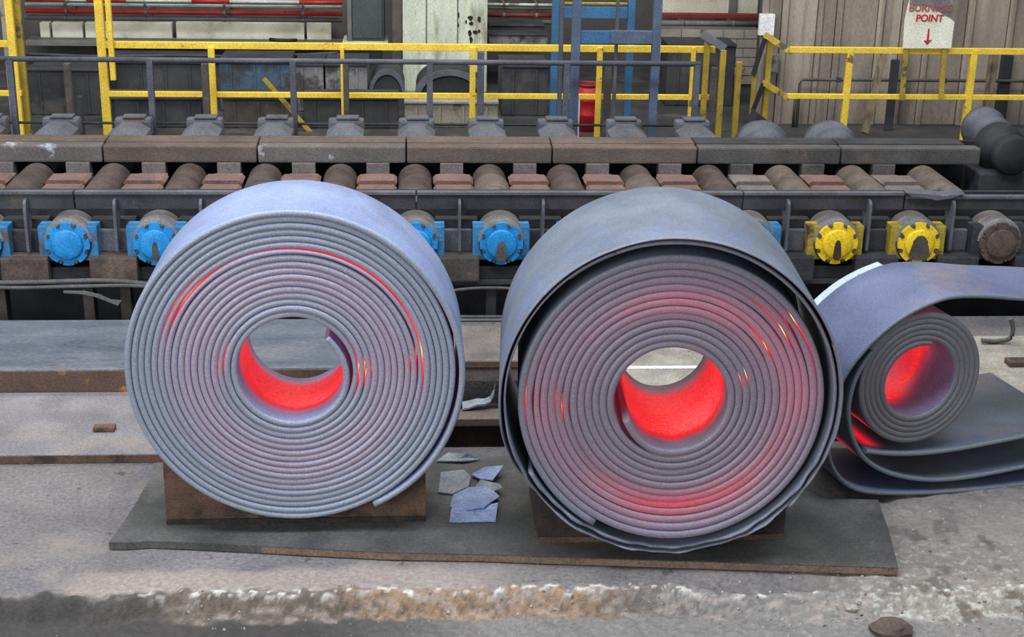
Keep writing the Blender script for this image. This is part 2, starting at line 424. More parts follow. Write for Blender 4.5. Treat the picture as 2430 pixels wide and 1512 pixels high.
def grid_floor(x0, x1, y0, y1, st):
    nx = int((x1 - x0) / st); ny = int((y1 - y0) / st)
    vs, am, cs = [], [], []
    for j in range(ny + 1):
        for i in range(nx + 1):
            x = x0 + (x1 - x0) * i / nx; y = y0 + (y1 - y0) * j / ny
            h, a, c = ground(x, y)
            vs.append((x, y, h)); am.append(a); cs += [c[0], c[1], c[2], 1]
    fs = [(j * (nx + 1) + i, j * (nx + 1) + i + 1, (j + 1) * (nx + 1) + i + 1, (j + 1) * (nx + 1) + i) for j in range(ny) for i in range(nx)]
    me = bpy.data.meshes.new('floor'); me.from_pydata(vs, [], fs)
    a = me.attributes.new('stain_amount', 'FLOAT', 'POINT'); a.data.foreach_set('value', am)
    a = me.attributes.new('stain', 'FLOAT_COLOR', 'POINT'); a.data.foreach_set('color', cs)
    me.polygons.foreach_set('use_smooth', [True] * len(fs))
    me.materials.append(FLOOR)
    o = bpy.data.objects.new('floor', me); col.objects.link(o)
    return tag(o, 'worn grey mill floor with chipped concrete lip in front of the coils', kind='structure')
grid_floor(-3.6, 4.8, 6.5, 9.0, .0145)
# rest of the floor, leaving the sunken channel between the slabs open
fl = MB()
for r in ((-14, -3.6, 7.3, 9.0), (4.8, 14, 7.3, 9.0), (-14, -3.6, 0, 7.3), (4.8, 14, 0, 7.3), (-3.6, 4.8, 0, 6.5)):
    z = -.12 if r[3] < 8 else 0
    fl.add([(r[0], r[2], z), (r[1], r[2], z), (r[1], r[3], z), (r[0], r[3], z)], [(0, 1, 2, 3)])
for r in ((-14, -0.9, 9.0, 11.6), (1.15, 14, 9.0, 11.6), (-1.2, 14, 11.6, 12.08)):
    fl.add([(r[0], r[2], 0), (r[1], r[2], 0), (r[1], r[3], 0), (r[0], r[3], 0)], [(0, 1, 2, 3)])
# channel walls and bottom
fl.add([(-.9, 9.0, 0), (1.15, 9.0, 0), (1.15, 11.6, 0), (-.9, 11.6, 0), (-.9, 9.0, -.6), (1.15, 9.0, -.6), (1.15, 11.6, -.6), (-.9, 11.6, -.6)],
       [(0, 4, 5, 1), (1, 5, 6, 2), (2, 6, 7, 3), (3, 7, 4, 0), (4, 7, 6, 5)])
tag(fl.build('floor', FLOOR, origin=(0, 0, 0)), 'grey mill floor running on under the roller table', kind='structure')
pit = MB()
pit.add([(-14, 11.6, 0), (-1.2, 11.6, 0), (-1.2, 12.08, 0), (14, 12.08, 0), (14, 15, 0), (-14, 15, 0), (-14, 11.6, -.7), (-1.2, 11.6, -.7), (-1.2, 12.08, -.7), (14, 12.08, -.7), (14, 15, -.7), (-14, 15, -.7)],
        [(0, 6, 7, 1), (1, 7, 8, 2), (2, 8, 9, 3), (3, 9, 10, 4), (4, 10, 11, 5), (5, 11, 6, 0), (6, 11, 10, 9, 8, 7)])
tag(pit.build('floor', DARKER, origin=(0, 0, 0)), 'black sunken pit under the roller table', kind='structure')  # faces coloured black for the deep shade under the table
wk = MB().box(-14, 14, 15.0, 23, 0, .4)
tag(wk.build('floor', MURK, origin=(0, 0, 0)), 'raised dark walkway floor behind the roller table', kind='structure')

# ------------------------------------------------------------------ setting: walls
b_ = MB().box(-14, 14, 22.6, 22.8, 0, 8)
wb = tag(b_.build('wall_back', WALLB), 'dim back wall of the mill hall behind pipes and cabinets', kind='structure')
xr0 = on_y(1803, 150, 18.25).x
b_ = MB().box(xr0, 14, 18.38, 18.5, .4, 8)
wr = tag(b_.build('wall_right', WALLB), 'weathered sheet metal wall with vertical ribs behind the sign', kind='structure')
random.seed(5)
x = xr0
i = 0
while x < 9.6:
    wd = random.choice((.30, .36, .44, .52, .24))
    y = 18.33 - random.choice((0, .012, .03))
    # sheet with a raised rib on its left side
    pts = [(x + .004, y, .4), (x + .03, y - .035, .4), (x + .07, y - .035, .4), (x + .096, y, .4), (x + wd, y, .4), (x + wd, y + .05, .4), (x + .004, y + .05, .4)]
    MB().prism(pts, (0, 0, 4.2)).build('panel', WALLR if i % 3 != 1 else WALLR2, wr)
    x += wd + .008; i += 1

# ------------------------------------------------------------------ steel slabs, plates and blocks on the floor
sl = thing('steel_slab', (-2.0, 10.8, 0), 'thick blue-grey steel slab with orange rusted front face beside the roller table', 'steel slab')
MB().bbox(-4.6, .02, 10.33, 11.42, .0, .24, .012).build('slab_body', SLAB, sl)
MB().box(-4.6, .01, 10.318, 10.329, .012, .226).build('rusted_face', RUSTO, sl)
s2 = thing('steel_slab', (.2, 10.9, 0), 'dirt covered steel slab lying in line between the two upright coils', 'steel slab')
MB().bbox(.04, 1.4, 10.55, 11.35, .02, .20, .012).build('slab_body', DIRT, s2)
MB().box(.05, 1.39, 10.538, 10.549, .15, .195).build('lit_edge', BEAM, s2)  # brown strip paints the lit upper front edge of the slab
s3 = thing('steel_plate', (-2.6, 9.7, 0), 'pale grey floor plate with rusty front edge holding a small lug', 'steel plate')
MB().bbox(-4.6, -.95, 9.21, 10.31, .0, .065, .008).build('plate_body', SLAB2, s3)
MB().box(-4.6, -.955, 9.2, 9.209, .004, .058).build('rusty_edge', RUST, s3)
q = on_z(248, 1022, .066)
b_ = MB().bbox(q.x - .075, q.x + .075, q.y - .03, q.y + .05, .066, .1, .01)
tag(b_.build('steel_lug', RUST), 'small rusty rectangular lug lying on the pale grey floor plate', 'steel lug')
b_ = MB().bbox(-.3, .85, 9.55, 9.74, .09, .15, .008)
bb = thing('cross_beam', (.3, 9.65, -.1), 'narrow cross beam bridging the dark channel between the coils', 'beam')
b_.build('beam_flange', BEAM, bb)
MB().box(-.3, .85, 9.62, 9.66, -.1, .09).build('beam_web', RUSTD, bb)  # dark plate stands in for the shaded hollow below the flange
# bent scrap on the cross beam
path = [(0, 0), (.05, .012), (.1, .03), (.15, .03), (.19, .05), (.215, .11), (.22, .17)]
c = on_z(1098, 978, .15)
vs = []; fs = []
for k, (a, h) in enumerate(path):
    for dy in (-.06, .0, .07):
        vs.append((c.x + a * 1.05, c.y + .07 + dy * (1 - .5 * k / 6), .156 + h + .02 * dy))
n = len(vs)
vs += [(a, b2, z + .014) for a, b2, z in vs]
for k in range(len(path) - 1):
    for j in range(2):
        i0 = k * 3 + j
        fs += [(i0, i0 + 3, i0 + 4, i0 + 1), (n + i0, n + i0 + 1, n + i0 + 4, n + i0 + 3)]
    fs += [(k * 3, n + k * 3, n + k * 3 + 3, k * 3 + 3), (k * 3 + 2, k * 3 + 5, n + k * 3 + 5, n + k * 3 + 2)]
fs += [(0, 1, n + 1, n), (1, 2, n + 2, n + 1), (n - 3, 2 * n - 3, 2 * n - 2, n - 2), (n - 2, 2 * n - 2, 2 * n - 1, n - 1)]
tag(MB().add(vs, fs).build('bent_scrap', SCALEG), 'curled grey strip of scrap lying on the narrow cross beam', 'scrap')

# base plate below the coils
PT = .055
outline = [on_z(x, y, PT) for x, y in ((258, 1287), (300, 1288), (360, 1284), (440, 1287), (620, 1296), (900, 1311), (1150, 1316), (1500, 1328), (1800, 1337), (2132, 1348), (2110, 1262), (2084, 1186), (1960, 1182), (1900, 1150), (1860, 1085), (1700, 1085), (1200, 1082), (800, 1082), (368, 1098), (352, 1140), (325, 1190), (290, 1245))]
for v in outline: v.z = .0
bp_ = thing('base_plate', (.3, 8.3, .0), 'long sooty steel base plate lying under both upright coils', 'steel plate')
lift = [max(0, .018 * math.sin(v.x * 1.3 + 2.2)) for v in outline]
MB().prism([v + Vector((0, 0, .008)) for v in outline], (0, 0, PT - .008)).build('plate_body', PLATE, bp_)
ed = [v.copy() for v in outline[4:10]]
vs = []; 
for v in ed: vs += [v + Vector((0, -.004, .01)), v + Vector((0, -.004, PT - .004))]
fs = [(2 * k, 2 * k + 2, 2 * k + 3, 2 * k + 1) for k in range(len(ed) - 1)]
n = len(vs); vs += [v + Vector((0, .003, 0)) for v in vs]
fs += [[i_ + n for i_ in f[::-1]] for f in fs]
MB().add(vs, fs).build('rusty_edge', RUSTE, bp_)

# saddle blocks with a hollow that takes the coil
def saddle(cx, cz, R, xl, xr, y0, y1, z0, hl, hr, mt, label, mside):
    t = thing('coil_saddle', ((xl + xr) / 2, (y0 + y1) / 2, z0), label, 'saddle block')
    pts = [(xl, y0, z0), (xr, y0, z0), (xr, y0, z0 + hr)]
    a1 = math.acos(max(-1, min(1, (xr - .06 - cx) / R))); a0 = math.acos(max(-1, min(1, (xl + .06 - cx) / R)))
    N_ = 18
    for k in range(N_ + 1):
        a = a1 + (a0 - a1) * k / N_
        z = cz - R * math.sin(a)
        z = max(z0 + .05, min(z, z0 + (hr if k < N_ / 2 else hl)))
        pts.append((cx + R * math.cos(a), y0, z))
    pts.append((xl, y0, z0 + hl))
    MB().prism(pts, (0, y1 - y0, 0)).build('block', mt, t)
    MB().bbox(xl - .0, xr + .0, y0 - .012, y0 - .001, z0, z0 + .035, .003).build('foot_strip', mside, t)
    return t
C1 = Vector((-.687, 8.06, 1.107)); R1 = .995
C2 = Vector((1.464, 7.56, 1.09)); R2 = .975
saddle(C1.x, C1.z, R1 + .006, on_y(393, 1200, 8.2).x, on_y(1010, 1240, 8.2).x, 8.2, 8.68, PT, .40, .36, RUST,
       'rusty saddle block carrying the coil with the pale blue outer wrap', RUSTD)
saddle(C2.x, C2.z, R2 + .026, on_y(1278, 1240, 7.9).x, on_y(1860, 1270, 7.9).x, 7.9, 8.6, PT, .33, .31, RUSTD,
       'dark saddle block carrying the coil with the slate grey outer wrap', RUST)

# flakes of mill scale on the plate between the coils
if 0: pass
def flake(pts, lifts, mt, label, seed, z=PT):
    """ragged thin flake: outline pixels on the plate, each corner lifted by its own amount"""
    P = []
    m_ = len(pts)
    for i in range(m_):
        for u in (0, .33, .66):
            a, b = pts[i], pts[(i + 1) % m_]
            x = a[0] + (b[0] - a[0]) * u; y = a[1] + (b[1] - a[1]) * u
            h = lifts[i] + (lifts[(i + 1) % m_] - lifts[i]) * u
            x += 3.5 * noise.noise(Vector((i + u * 3, seed, 1))) ; y += 3 * noise.noise(Vector((i + u * 3, seed, 6)))
            v = on_z(x, y, z + h); v.z = z + h + .003
            P.append(v)
    n = len(P)
    c = sum(P, Vector()) / n
    vs = [p for p in P] + [c + (p - c) * .5 + Vector((0, 0, .004 * noise.noise(p * 9) - (p.z - c.z) * .3)) for p in P] + [c - Vector((0, 0, .004))]
    N0 = len(vs)
    vs += [v + Vector((0, 0, .009)) for v in vs]
    fs = []
    for i in range(n):
        j = (i + 1) % n
        fs += [(j, i, n + i, n + j), (n + j, n + i, 2 * n), (N0 + i, N0 + j, N0 + n + j, N0 + n + i), (N0 + n + i, N0 + n + j, N0 + 2 * n), (i, j, N0 + j, N0 + i)]
    return tag(MB().add(vs, fs).build('scale_flake', mt), label, 'scale flake', 'scale flakes on the base plate')
flake([(1066, 1242), (1072, 1206), (1120, 1212), (1182, 1196), (1176, 1240)], [.0, .012, .004, .02, 0], SCALEB, 'blue flake of mill scale lying flattest on the base plate', 1)
flake([(1068, 1204), (1076, 1178), (1112, 1160), (1160, 1158), (1186, 1182), (1150, 1206), (1110, 1212)], [.004, .0, .012, .02, .018, .03, .02], SCALEB, 'blue curled flake of mill scale, middle one of the pile', 2)
flake([(1118, 1130), (1150, 1112), (1196, 1108), (1184, 1124), (1170, 1142), (1140, 1140)], [.01, .01, .06, .04, .03, .02], SCALEB, 'pale blue flake of mill scale with a lifted ragged tip', 3)
flake([(1128, 1158), (1140, 1142), (1186, 1152), (1192, 1160), (1168, 1168)], [.0, .012, .04, .05, .02], SCALEG, 'small grey flake with a ragged tip under the pale blue one', 6)
flake([(1040, 1172), (1046, 1124), (1100, 1118), (1118, 1134), (1112, 1158), (1074, 1176)], [.0, .004, .01, .012, .008, .0], SCALEG, 'grey flake of mill scale beside the pale coil on the base plate', 4)
flake([(1036, 1098), (1062, 1078), (1108, 1080), (1140, 1094), (1100, 1098)], [.0, .02, .04, .0, .01], SCALEG, 'long grey flake of mill scale at the rear edge of the base plate', 5)

# ------------------------------------------------------------------ hot coils
def strip_mesh(name, stations, L, mt, parent, front, heat, nv_in=None):
    """stations: list of (centre x, centre z, normal x, normal z, thickness, info). One strip pulled along them.
       front(i) -> axial start; heat(i, part, v) -> heat of a vertex; part: 'in','edge','out'"""
    e = .012
    inner = [L - e, .8 * L, .6 * L, .45 * L, .34 * L, .25 * L, .17 * L, .11 * L, .06 * L, .03 * L, e]
    outer = inner[::-1]
    vs, hv, ev = [], [], []
    sec = [(-1, v, 'in', 0) for v in inner]
    sec += [(-.8, .005, 'edge', 1), (-.42, .0006, 'edge', 1), (.0, -.001, 'edge', 1), (.42, .0006, 'edge', 1), (.8, .005, 'edge', 1)]
    sec += [(1, v, 'out', 0) for v in outer]
    sec += [(.6, L, 'edge', 1), (-.6, L, 'edge', 1)]
    ns = len(sec)
    for i, (cx, cz, nx, nz, t, info) in enumerate(stations):
        y0 = front(i)
        for u, v, part, e_ in sec:
            y = y0 + v if v < L * .5 else v if not (part == 'edge') else L
            y = y0 + (L - y0) * (v / L)
            vs.append((cx + nx * u * t / 2, y, cz + nz * u * t / 2))
            hv.append(heat(i, 'back' if (part == 'edge' and v > L / 2) else part, v)); ev.append(e_)
    fs = []
    n = len(stations)
    for i in range(n - 1):
        for k in range(ns):
            k2 = (k + 1) % ns
            fs.append((i * ns + k, i * ns + k2, (i + 1) * ns + k2, (i + 1) * ns + k))
    fs.append(list(range(ns))[::-1]); fs.append([(n - 1) * ns + k for k in range(ns)])
    me = bpy.data.meshes.new(name); me.from_pydata(vs, [], fs)
    a = me.attributes.new('glow', 'FLOAT', 'POINT'); a.data.foreach_set('value', [max(0, min(1, h)) for h in hv])
    a = me.attributes.new('edge', 'FLOAT', 'POINT'); a.data.foreach_set('value', [float(q) for q in ev])
    me.polygons.foreach_set('use_smooth', [True] * (len(fs) - 2) + [False] * 2)
    bm = bmesh.new(); bm.from_mesh(me); bmesh.ops.recalc_face_normals(bm, faces=bm.faces[:]); bm.to_mesh(me); bm.free()
    me.materials.append(mt)
    o = bpy.data.objects.new(name, me); col.objects.link(o); o.parent = parent
    return o

def spiral(r_in, r_out, turns, phi0, sgn, tfun, rmod, nper=120):
    out = []
    N_ = int(turns * nper)
    for i in range(N_ + 1):
        s = i / nper                     # turns done
        phi = phi0 + sgn * 2 * PI * s
        r = r_in + (r_out - r_in) * s / turns
        r += rmod(s, phi)
        out.append((r * math.cos(phi), r * math.sin(phi), math.cos(phi), math.sin(phi), tfun(s, phi), (s, phi, r)))
    return out

# --- coil with the pale blue outer wrap
K1 = thing('steel_coil', (C1.x, C1.y, C1.z - R1), 'pale blue-grey hot steel coil with tight even wraps and open red bore', 'steel coil')
L1 = .70
T1 = 17.3
pitch1 = (R1 - .30) / T1
# arcs where a gap between wraps stands open: (radius, angle centre, half width, opening, heat)
D = math.radians
open1 = [(.735, D(58), D(48), .014, .80), (.735, D(22), D(24), .013, .85), (.735, D(6), D(14), .013, 1.0), (.72, D(140), D(22), .011, .88), (.765, D(147), D(15), .010, .85),
         (.38, D(-4), D(14), .012, 1.0), (.425, D(0), D(9), .007, .9), (.345, D(4), D(20), .008, .85), (.66, D(3), D(5), .006, .85), (.69, D(4), D(5), .006, .85),
         (.40, D(172), D(14), .006, .8)]
def arc(opens, r, phi, pw):
    o = h = 0
    for ra, pa, hw, op, he in opens:
        q = adiff(phi, pa)
        kf = bump1(q, 0, hw) if abs(q) > hw * .0 else 1
        if abs(r - ra) < pw / 2:
            o = max(o, op * kf); h = max(h, he * kf ** .6)
    return o, h
def t1(s, phi):
    r = .30 + pitch1 * s
    o, h = arc(open1, r, phi, pitch1)
    t = pitch1 - .0036 - o
    if s > T1 - 1.0:                      # last wrap, thin loose tail
        t = min(t, pitch1 * .92)
    return t
def rm1(s, phi):
    q = .0022 * noise.noise(Vector((s * 3.1, 2.2, 8)))
    e = T1 - s
    if e < .3: q += .020 * sstep(.3, .14, e) * sstep(-.03, .07, e)   # tail stands off at the right
    if s < .5: q += -.034 * sstep(.24, .02, s)                              # inner end curls in
    return q
st1 = spiral(.30 + pitch1 / 2, R1 - pitch1 / 2, T1, D(46), -1, t1, rm1)
def f1(i):
    s, phi, r = st1[i][5]
    return .006 * noise.noise(Vector((s * 1.7, 5.5, 1))) + .004 * noise.noise(Vector((s * 9, 1.5, 4))) - .012 * sstep(T1 - 1.2, T1, s)
def h1(i, part, v):
    s, phi, r = st1[i][5]
    if part == 'back': return .1
    if part == 'edge':
        return (.20 * bump1(r, .58, .17) + .03 * noise.noise(Vector((phi * 2, r * 9, 0)))) * (1 if r < .82 else .4)
    if part == 'in' and s < .97:          # bore wall: cool rims, red middle
        up = .5 + .5 * math.sin(phi)
        core = sstep(.05 + .05 * noise.noise(Vector((phi * 2, 1, 1))), .24, v) * sstep(L1 - .015, L1 - .15, v)
        return core * (.585 + .13 * bump1(adiff(phi, D(-75)), 0, .8) * (1 - sstep(.2, .5, v)))
    if part == 'out' and s > T1 - 1.02: return 0
    o, hh = arc(open1, r + (pitch1 * .0 if part == 'out' else -pitch1), phi, pitch1)
    base = .30 * bump1(r, .55, .25)
    return max(base * sstep(0, .1, v), hh * sstep(-.02, .016, v) * (.76 + .24 * sstep(.03, .16, v)))
strip_mesh('wound_strip', st1, L1, HOT1, K1, f1, h1)
for ch in K1.children: ch.location = (0, 0, R1)

# --- coil with the slate grey outer wrap
K2 = thing('steel_coil', (C2.x, C2.y, C2.z - R2), 'slate grey hot steel coil with loose outer wraps jutting past its glowing red rings', 'steel coil')
L2 = 1.09
YAW2 = D(4.0)
K2.rotation_euler = (0, 0, -YAW2)
T2 = 13.1
RI2 = .292; RM2 = .89
pitch2 = (RM2 - RI2) / T2
open2 = [(.71, D(34), D(6), .013, 1.0), (.71, D(46), D(16), .010, .72), (.60, D(32), D(4), .011, 1.0), (.60, D(40), D(12), .008, .68), (.80, D(37), D(5), .012, 1.0), (.84, D(36), D(6), .013, .95), (.78, D(30), D(14), .008, .7), (.87, D(22), D(18), .008, .68),
         (.42, D(20), D(6), .011, 1.0), (.385, D(18), D(5), .008, .9), (.84, D(180), D(5), .010, .85), (.80, D(180), D(8), .010, .85), (.62, D(186), D(6), .011, .95), (.65, D(182), D(10), .008, .7)]
def t2(s, phi):
    r = RI2 + pitch2 * s
    o, h = arc(open2, r, phi, pitch2)
    return pitch2 - .0036 - o
def rm2(s, phi):
    q = .0022 * noise.noise(Vector((s * 2.7, 7.2, 3)))
    if s < .3: q -= .028 * sstep(.16, 0, s)
    return q
st2 = spiral(RI2 + pitch2 / 2, RM2 - pitch2 / 2, T2, D(205), 1, t2, rm2)
def f2(i):
    s, phi, r = st2[i][5]
    return .10 + .008 * noise.noise(Vector((s * 1.9, 3.5, 1))) + .005 * noise.noise(Vector((s * 8, 1.5, 4))) - .06 * sstep(.70, .86, r) * bump1(adiff(phi, D(-90)), 0, 1.0)
def h2(i, part, v):
    s, phi, r = st2[i][5]
    if part == 'back': return .1
    low = bump1(adiff(phi, D(-82)), 0, 1.05) * bump1(r, .66, .11)
    top = bump1(adiff(phi, D(85)), 0, 1.0) * bump1(r, .60, .09)
    rgt = bump1(adiff(phi, D(10)), 0, .6) * bump1(r, .72, .12)
    lft = bump1(adiff(phi, D(180)), 0, .5) * bump1(r, .76, .08)
    if part == 'edge':
        return .07 + .42 * low + .31 * top + .25 * rgt + .17 * lft + .05 * noise.noise(Vector((math.cos(phi) * 3, math.sin(phi) * 3, r * 5))) - .1 * sstep(.8, .88, r)
    if part == 'in' and s < .97:
        core = sstep(.06 + .07 * noise.noise(Vector((phi * 3, 1, 6))), .24, v) * sstep(L2 - .02, L2 - .2, v)
        return core * (.585 + .15 * bump1(adiff(phi, D(-55)), 0, .9) * (1 - sstep(.35, .85, v)))
    if part == 'out' and s > T2 - 1.02: return 0
    o, hh = arc(open2, r - (0 if part == 'out' else pitch2), phi, pitch2)
    base = .36 * bump1(r, .6, .28)
    return max(base * sstep(0, .1, v), hh * sstep(-.02, .014, v) * (.80 + .20 * sstep(.01, .06, v)))
strip_mesh('wound_strip', st2, L2, HOT2, K2, f2, h2)
# loose outer wraps: rest on the core at the bottom, stand clear of it and jut forward at the top
def shell(name, r0, r1, a0, a1, t, jut, seed, nper=150, tail=0.0):
    N_ = int(abs(a1 - a0) / (2 * PI) * nper)
    st = []
    for i in range(N_ + 1):
        k = i / N_; phi = a0 + (a1 - a0) * k
        r = r0 + (r1 - r0) * k
        low = .5 - .5 * math.sin(phi)                 # 1 at the bottom
        r += .020 * low ** 3
        r += tail * sstep(.80, 1.0, k) ** 2
        st.append((r * math.cos(phi), r * math.sin(phi), math.cos(phi), math.sin(phi), t, (k, phi, r)))
    def fr(i):
        k, phi, r = st[i][5]
        up = sstep(-.75, .3, math.sin(phi))
        rag = .012 * noise.noise(Vector((phi * 9, seed, 2))) + .02 * noise.noise(Vector((phi * 3.3, seed, 8)))
        return .06 - jut * up + rag * (2.4 - 2.0 * up) + tail * 6 * sstep(.86, 1.0, k)
    def he(i, part, v):
        k, phi, r = st[i][5]
        return 0
    return strip_mesh(name, st, L2 + .05, HOT2, K2, fr, he)
shell('outer_wrap', .905, .935, D(-150), D(130), .022, .0, 1)
shell('outer_wrap', .938, .952, D(112), D(382), .014, .01, 2)
shell("outer_wrap", .953, .972, D(-42), D(222), .015, .025, 3, tail=.035)
for ch in K2.children: ch.location = (.012, 0, R2 - .02) if ch.name.startswith('wound') else (0, 0, R2)

# --- partly unrolled coil
YAW3 = D(13)
A3 = Vector((3.235, 8.50, 0))             # a point of its front plane on the floor
E3 = Vector((math.cos(YAW3), math.sin(YAW3), 0)); N3 = Vector((-math.sin(YAW3), math.cos(YAW3), 0))
def loc3(cx, cy):                         # trace -> local (x, z) on the front plane
    d = ray(1900 + cx / 2.607, 620 + cy / 2.607)
    k = (A3 - CAM).dot(N3) / d.dot(N3)
    q = CAM + d * k
    return ((q - A3).dot(E3), q.z)
K3 = thing('steel_coil', A3, 'partly unrolled hot steel coil with a small wound core and long flattened sheets', 'steel coil')
K3.rotation_euler = (0, 0, YAW3)
L3 = .72
def smooth_path(pts, n=90):
    out = []
    m_ = len(pts)
    seg = [0]
    for a, b in zip(pts, pts[1:]): seg.append(seg[-1] + math.hypot(b[0] - a[0], b[1] - a[1]))
    for k in range(n + 1):
        s = seg[-1] * k / n
        i = 0
        while i < m_ - 2 and seg[i + 1] < s: i += 1
        u = (s - seg[i]) / (seg[i + 1] - seg[i])
        p0 = pts[max(i - 1, 0)]; p1 = pts[i]; p2 = pts[i + 1]; p3 = pts[min(i + 2, m_ - 1)]
        out.append(tuple(.5 * (2 * p1[j] + (p2[j] - p0[j]) * u + (2 * p0[j] - 5 * p1[j] + 4 * p2[j] - p3[j]) * u * u + (3 * p1[j] - p0[j] - 3 * p2[j] + p3[j]) * u ** 3) for j in (0, 1)))
    return out
def sheet3(name, pts, t, heat, off=0.0, sgn=1, mt=None, L=L3):
    P = smooth_path(pts)
    st = []
    for i, (x, z) in enumerate(P):
        a = P[max(i - 1, 0)]; b = P[min(i + 1, len(P) - 1)]
        dx, dz = b[0] - a[0], b[1] - a[1]; l = math.hypot(dx, dz) or 1
        st.append((x, z, sgn * dz / l, -sgn * dx / l, t, i / len(P)))
    return strip_mesh(name, st, L, mt or HOT3, K3, lambda i: off + .008 * noise.noise(Vector((i * .06, t * 50, 3))), lambda i, p, v: heat(st[i][5], p, v))
# core
a = loc3(745, 745)
rt = loc3(1160, 640)[0] - a[0]
rc = .462
T3 = 5.2; ri3 = .228
p3 = (rc - ri3) / T3
st3 = spiral(ri3 + p3 / 2, rc - p3 / 2, T3, D(75), 1, lambda s, ph: p3 - .003 - (.010 * bump1(adiff(ph, D(72)), 0, .25) if s < 1.3 else 0),
             lambda s, ph: .002 * noise.noise(Vector((s * 3, 1, 1))))
def h3(i, part, v):
    s, phi, r = st3[i][5]
    if part == 'in' and s < .98:
        return .60 * sstep(.10 + .16 * bump1(adiff(phi, D(-25)), 0, 1.1), .24 + .2 * bump1(adiff(phi, D(-25)), 0, 1.1), v) * (1 - .25 * sstep(.45, .7, v))
    if part in ('in', 'out') and s < 1.4: return .7 * sstep(0, .03, v) * bump1(adiff(phi, D(72)), 0, .5)
    if part == 'out' and s > T3 - 1: return .6 * sstep(.02, .1, v) * bump1(adiff(phi, D(228)), 0, .14) + .2 * bump1(adiff(phi, D(90)), 0, .5)
    return .03
core = strip_mesh('wound_core', st3, L3, HOT3, K3, lambda i: .02 + .006 * noise.noise(Vector((st3[i][5][0] * 2, 1, 7))), h3)
core.location = (a[0], 0, a[1])
tr = lambda pts: [loc3(*q) for q in pts]
cool = lambda u, p, v: 0
sheet3('outer_sheet', tr([(2000, 262), (1700, 246), (1382, 236), (1180, 222), (1000, 221), (880, 240), (740, 296), (600, 378), (480, 476), (380, 580), (290, 700), (225, 840), (188, 1000), (176, 1130), (186, 1235), (230, 1325), (300, 1392), (400, 1428), (560, 1440), (800, 1438), (1080, 1420), (1382, 1388), (1700, 1350)]), .028, cool)
sheet3('middle_sheet', tr([(700, 330), (560, 452), (440, 590), (355, 730), (316, 860), (308, 970), (330, 1090), (380, 1195), (450, 1265), (560, 1320), (700, 1352), (860, 1362), (1080, 1340), (1382, 1284), (1700, 1220)]), .032,
       lambda u, p, v: (.5 * sstep(.05, .16, v) * bump1(u, .40, .022) if p == 'out' else 0), .015, 1, HOT4)
sheet3('inner_sheet', tr([(415, 1186), (520, 1197), (640, 1200), (760, 1195), (900, 1182), (1040, 1160), (1200, 1128), (1382, 1092), (1700, 1030)]), .032,
       lambda u, p, v: (.58 * sstep(.03, .12, v) * bump1(u, .05, .045) if p == 'in' else 0), .01, 1, HOT4, 1.0)
# rear flap of the outer sheet, pale blue where the scale is fresh
P = smooth_path(tr([(880, 222), (740, 280), (600, 362), (480, 460), (380, 566), (300, 680)]), 40)
st = []
for i, (x, z) in enumerate(P):
    a_ = P[max(i - 1, 0)]; b2 = P[min(i + 1, len(P) - 1)]
    dx, dz = b2[0] - a_[0], b2[1] - a_[1]; l = math.hypot(dx, dz)
    st.append((x, z, dz / l, -dx / l, .016, i / len(P)))
fl3 = strip_mesh('rear_flap', st, .14, SCALEP, K3, lambda i: .03 * noise.noise(Vector((i * .2, 3, 1))), lambda i, p, v: 0)
fl3.location = (0, L3 - .06, -.018)

# ------------------------------------------------------------------ roller table
ORD = ['', 'first', 'second', 'third', 'fourth', 'fifth', 'sixth', 'seventh', 'eighth', 'ninth', 'tenth', 'eleventh', 'twelfth', 'thirteenth', 'fourteenth']
YB = 12.2
RX0, RSP = .775, .7295
AX_Z = .69
# bearing housings on the viewer's side
def housing(k, paint, paint2, label, group):
    x = RX0 + RSP * k
    t = thing('bearing_housing', (x, YB - .12, .44), label, 'bearing', group)
    y = YB - .12
    # body: foot block with half-round top, wings each side
    MB().bbox(x - .245, x + .245, y + .03, y + .2, AX_Z - .17, AX_Z + .135, .012).build('wing_flange', paint2, t)
    b_ = MB().lathe_y((x, y, AX_Z), [(.0, .02), (.19, .02), (.205, .04), (.205, .30), (.0, .30)], 24, 0, PI)
    b_.build('housing_cap', GREYCAP, t)
    b_ = MB().lathe_y((x, y, AX_Z - .01), [(.0, .02), (.19, .02), (.2, .035), (.2, .2), (0, .2)], 24, PI, 2 * PI)
    b_.build('housing_base', DARK, t)
    # notched cover flange
    pts = []
    for j in range(8):
        c = PI / 8 + j * PI / 4
        for da, r in ((-.14, .186), (-.105, .158), (.105, .158), (.14, .186)):
            pts.append((c + da, r))
        for q in (.27, .39, .52):
            pts.append((c + q, .186))
    poly = [(x + r * math.cos(a), y - .012, AX_Z - .012 + r * math.sin(a)) for a, r in pts]
    fl_ = MB().prism(poly, (0, .03, 0)).build('cover_flange', paint, t)
    for j in range(8):
        c = PI / 8 + j * PI / 4
        hx, hz = x + .165 * math.cos(c), AX_Z - .012 + .165 * math.sin(c)
        MB().lathe_y((hx, y, hz), [(0, -.022), (.014, -.022), (.016, -.006), (.016, .02)], 6, smooth=False).build('bolt', RAILB, fl_)
    b_ = MB().lathe_y((x, y, AX_Z - .012), [(0, -.045), (.05, -.045), (.118, -.042), (.13, -.034), (.132, -.008), (0, -.008)], 28)
    b_.build('cover_disc', paint, t)
    return t
hs = []
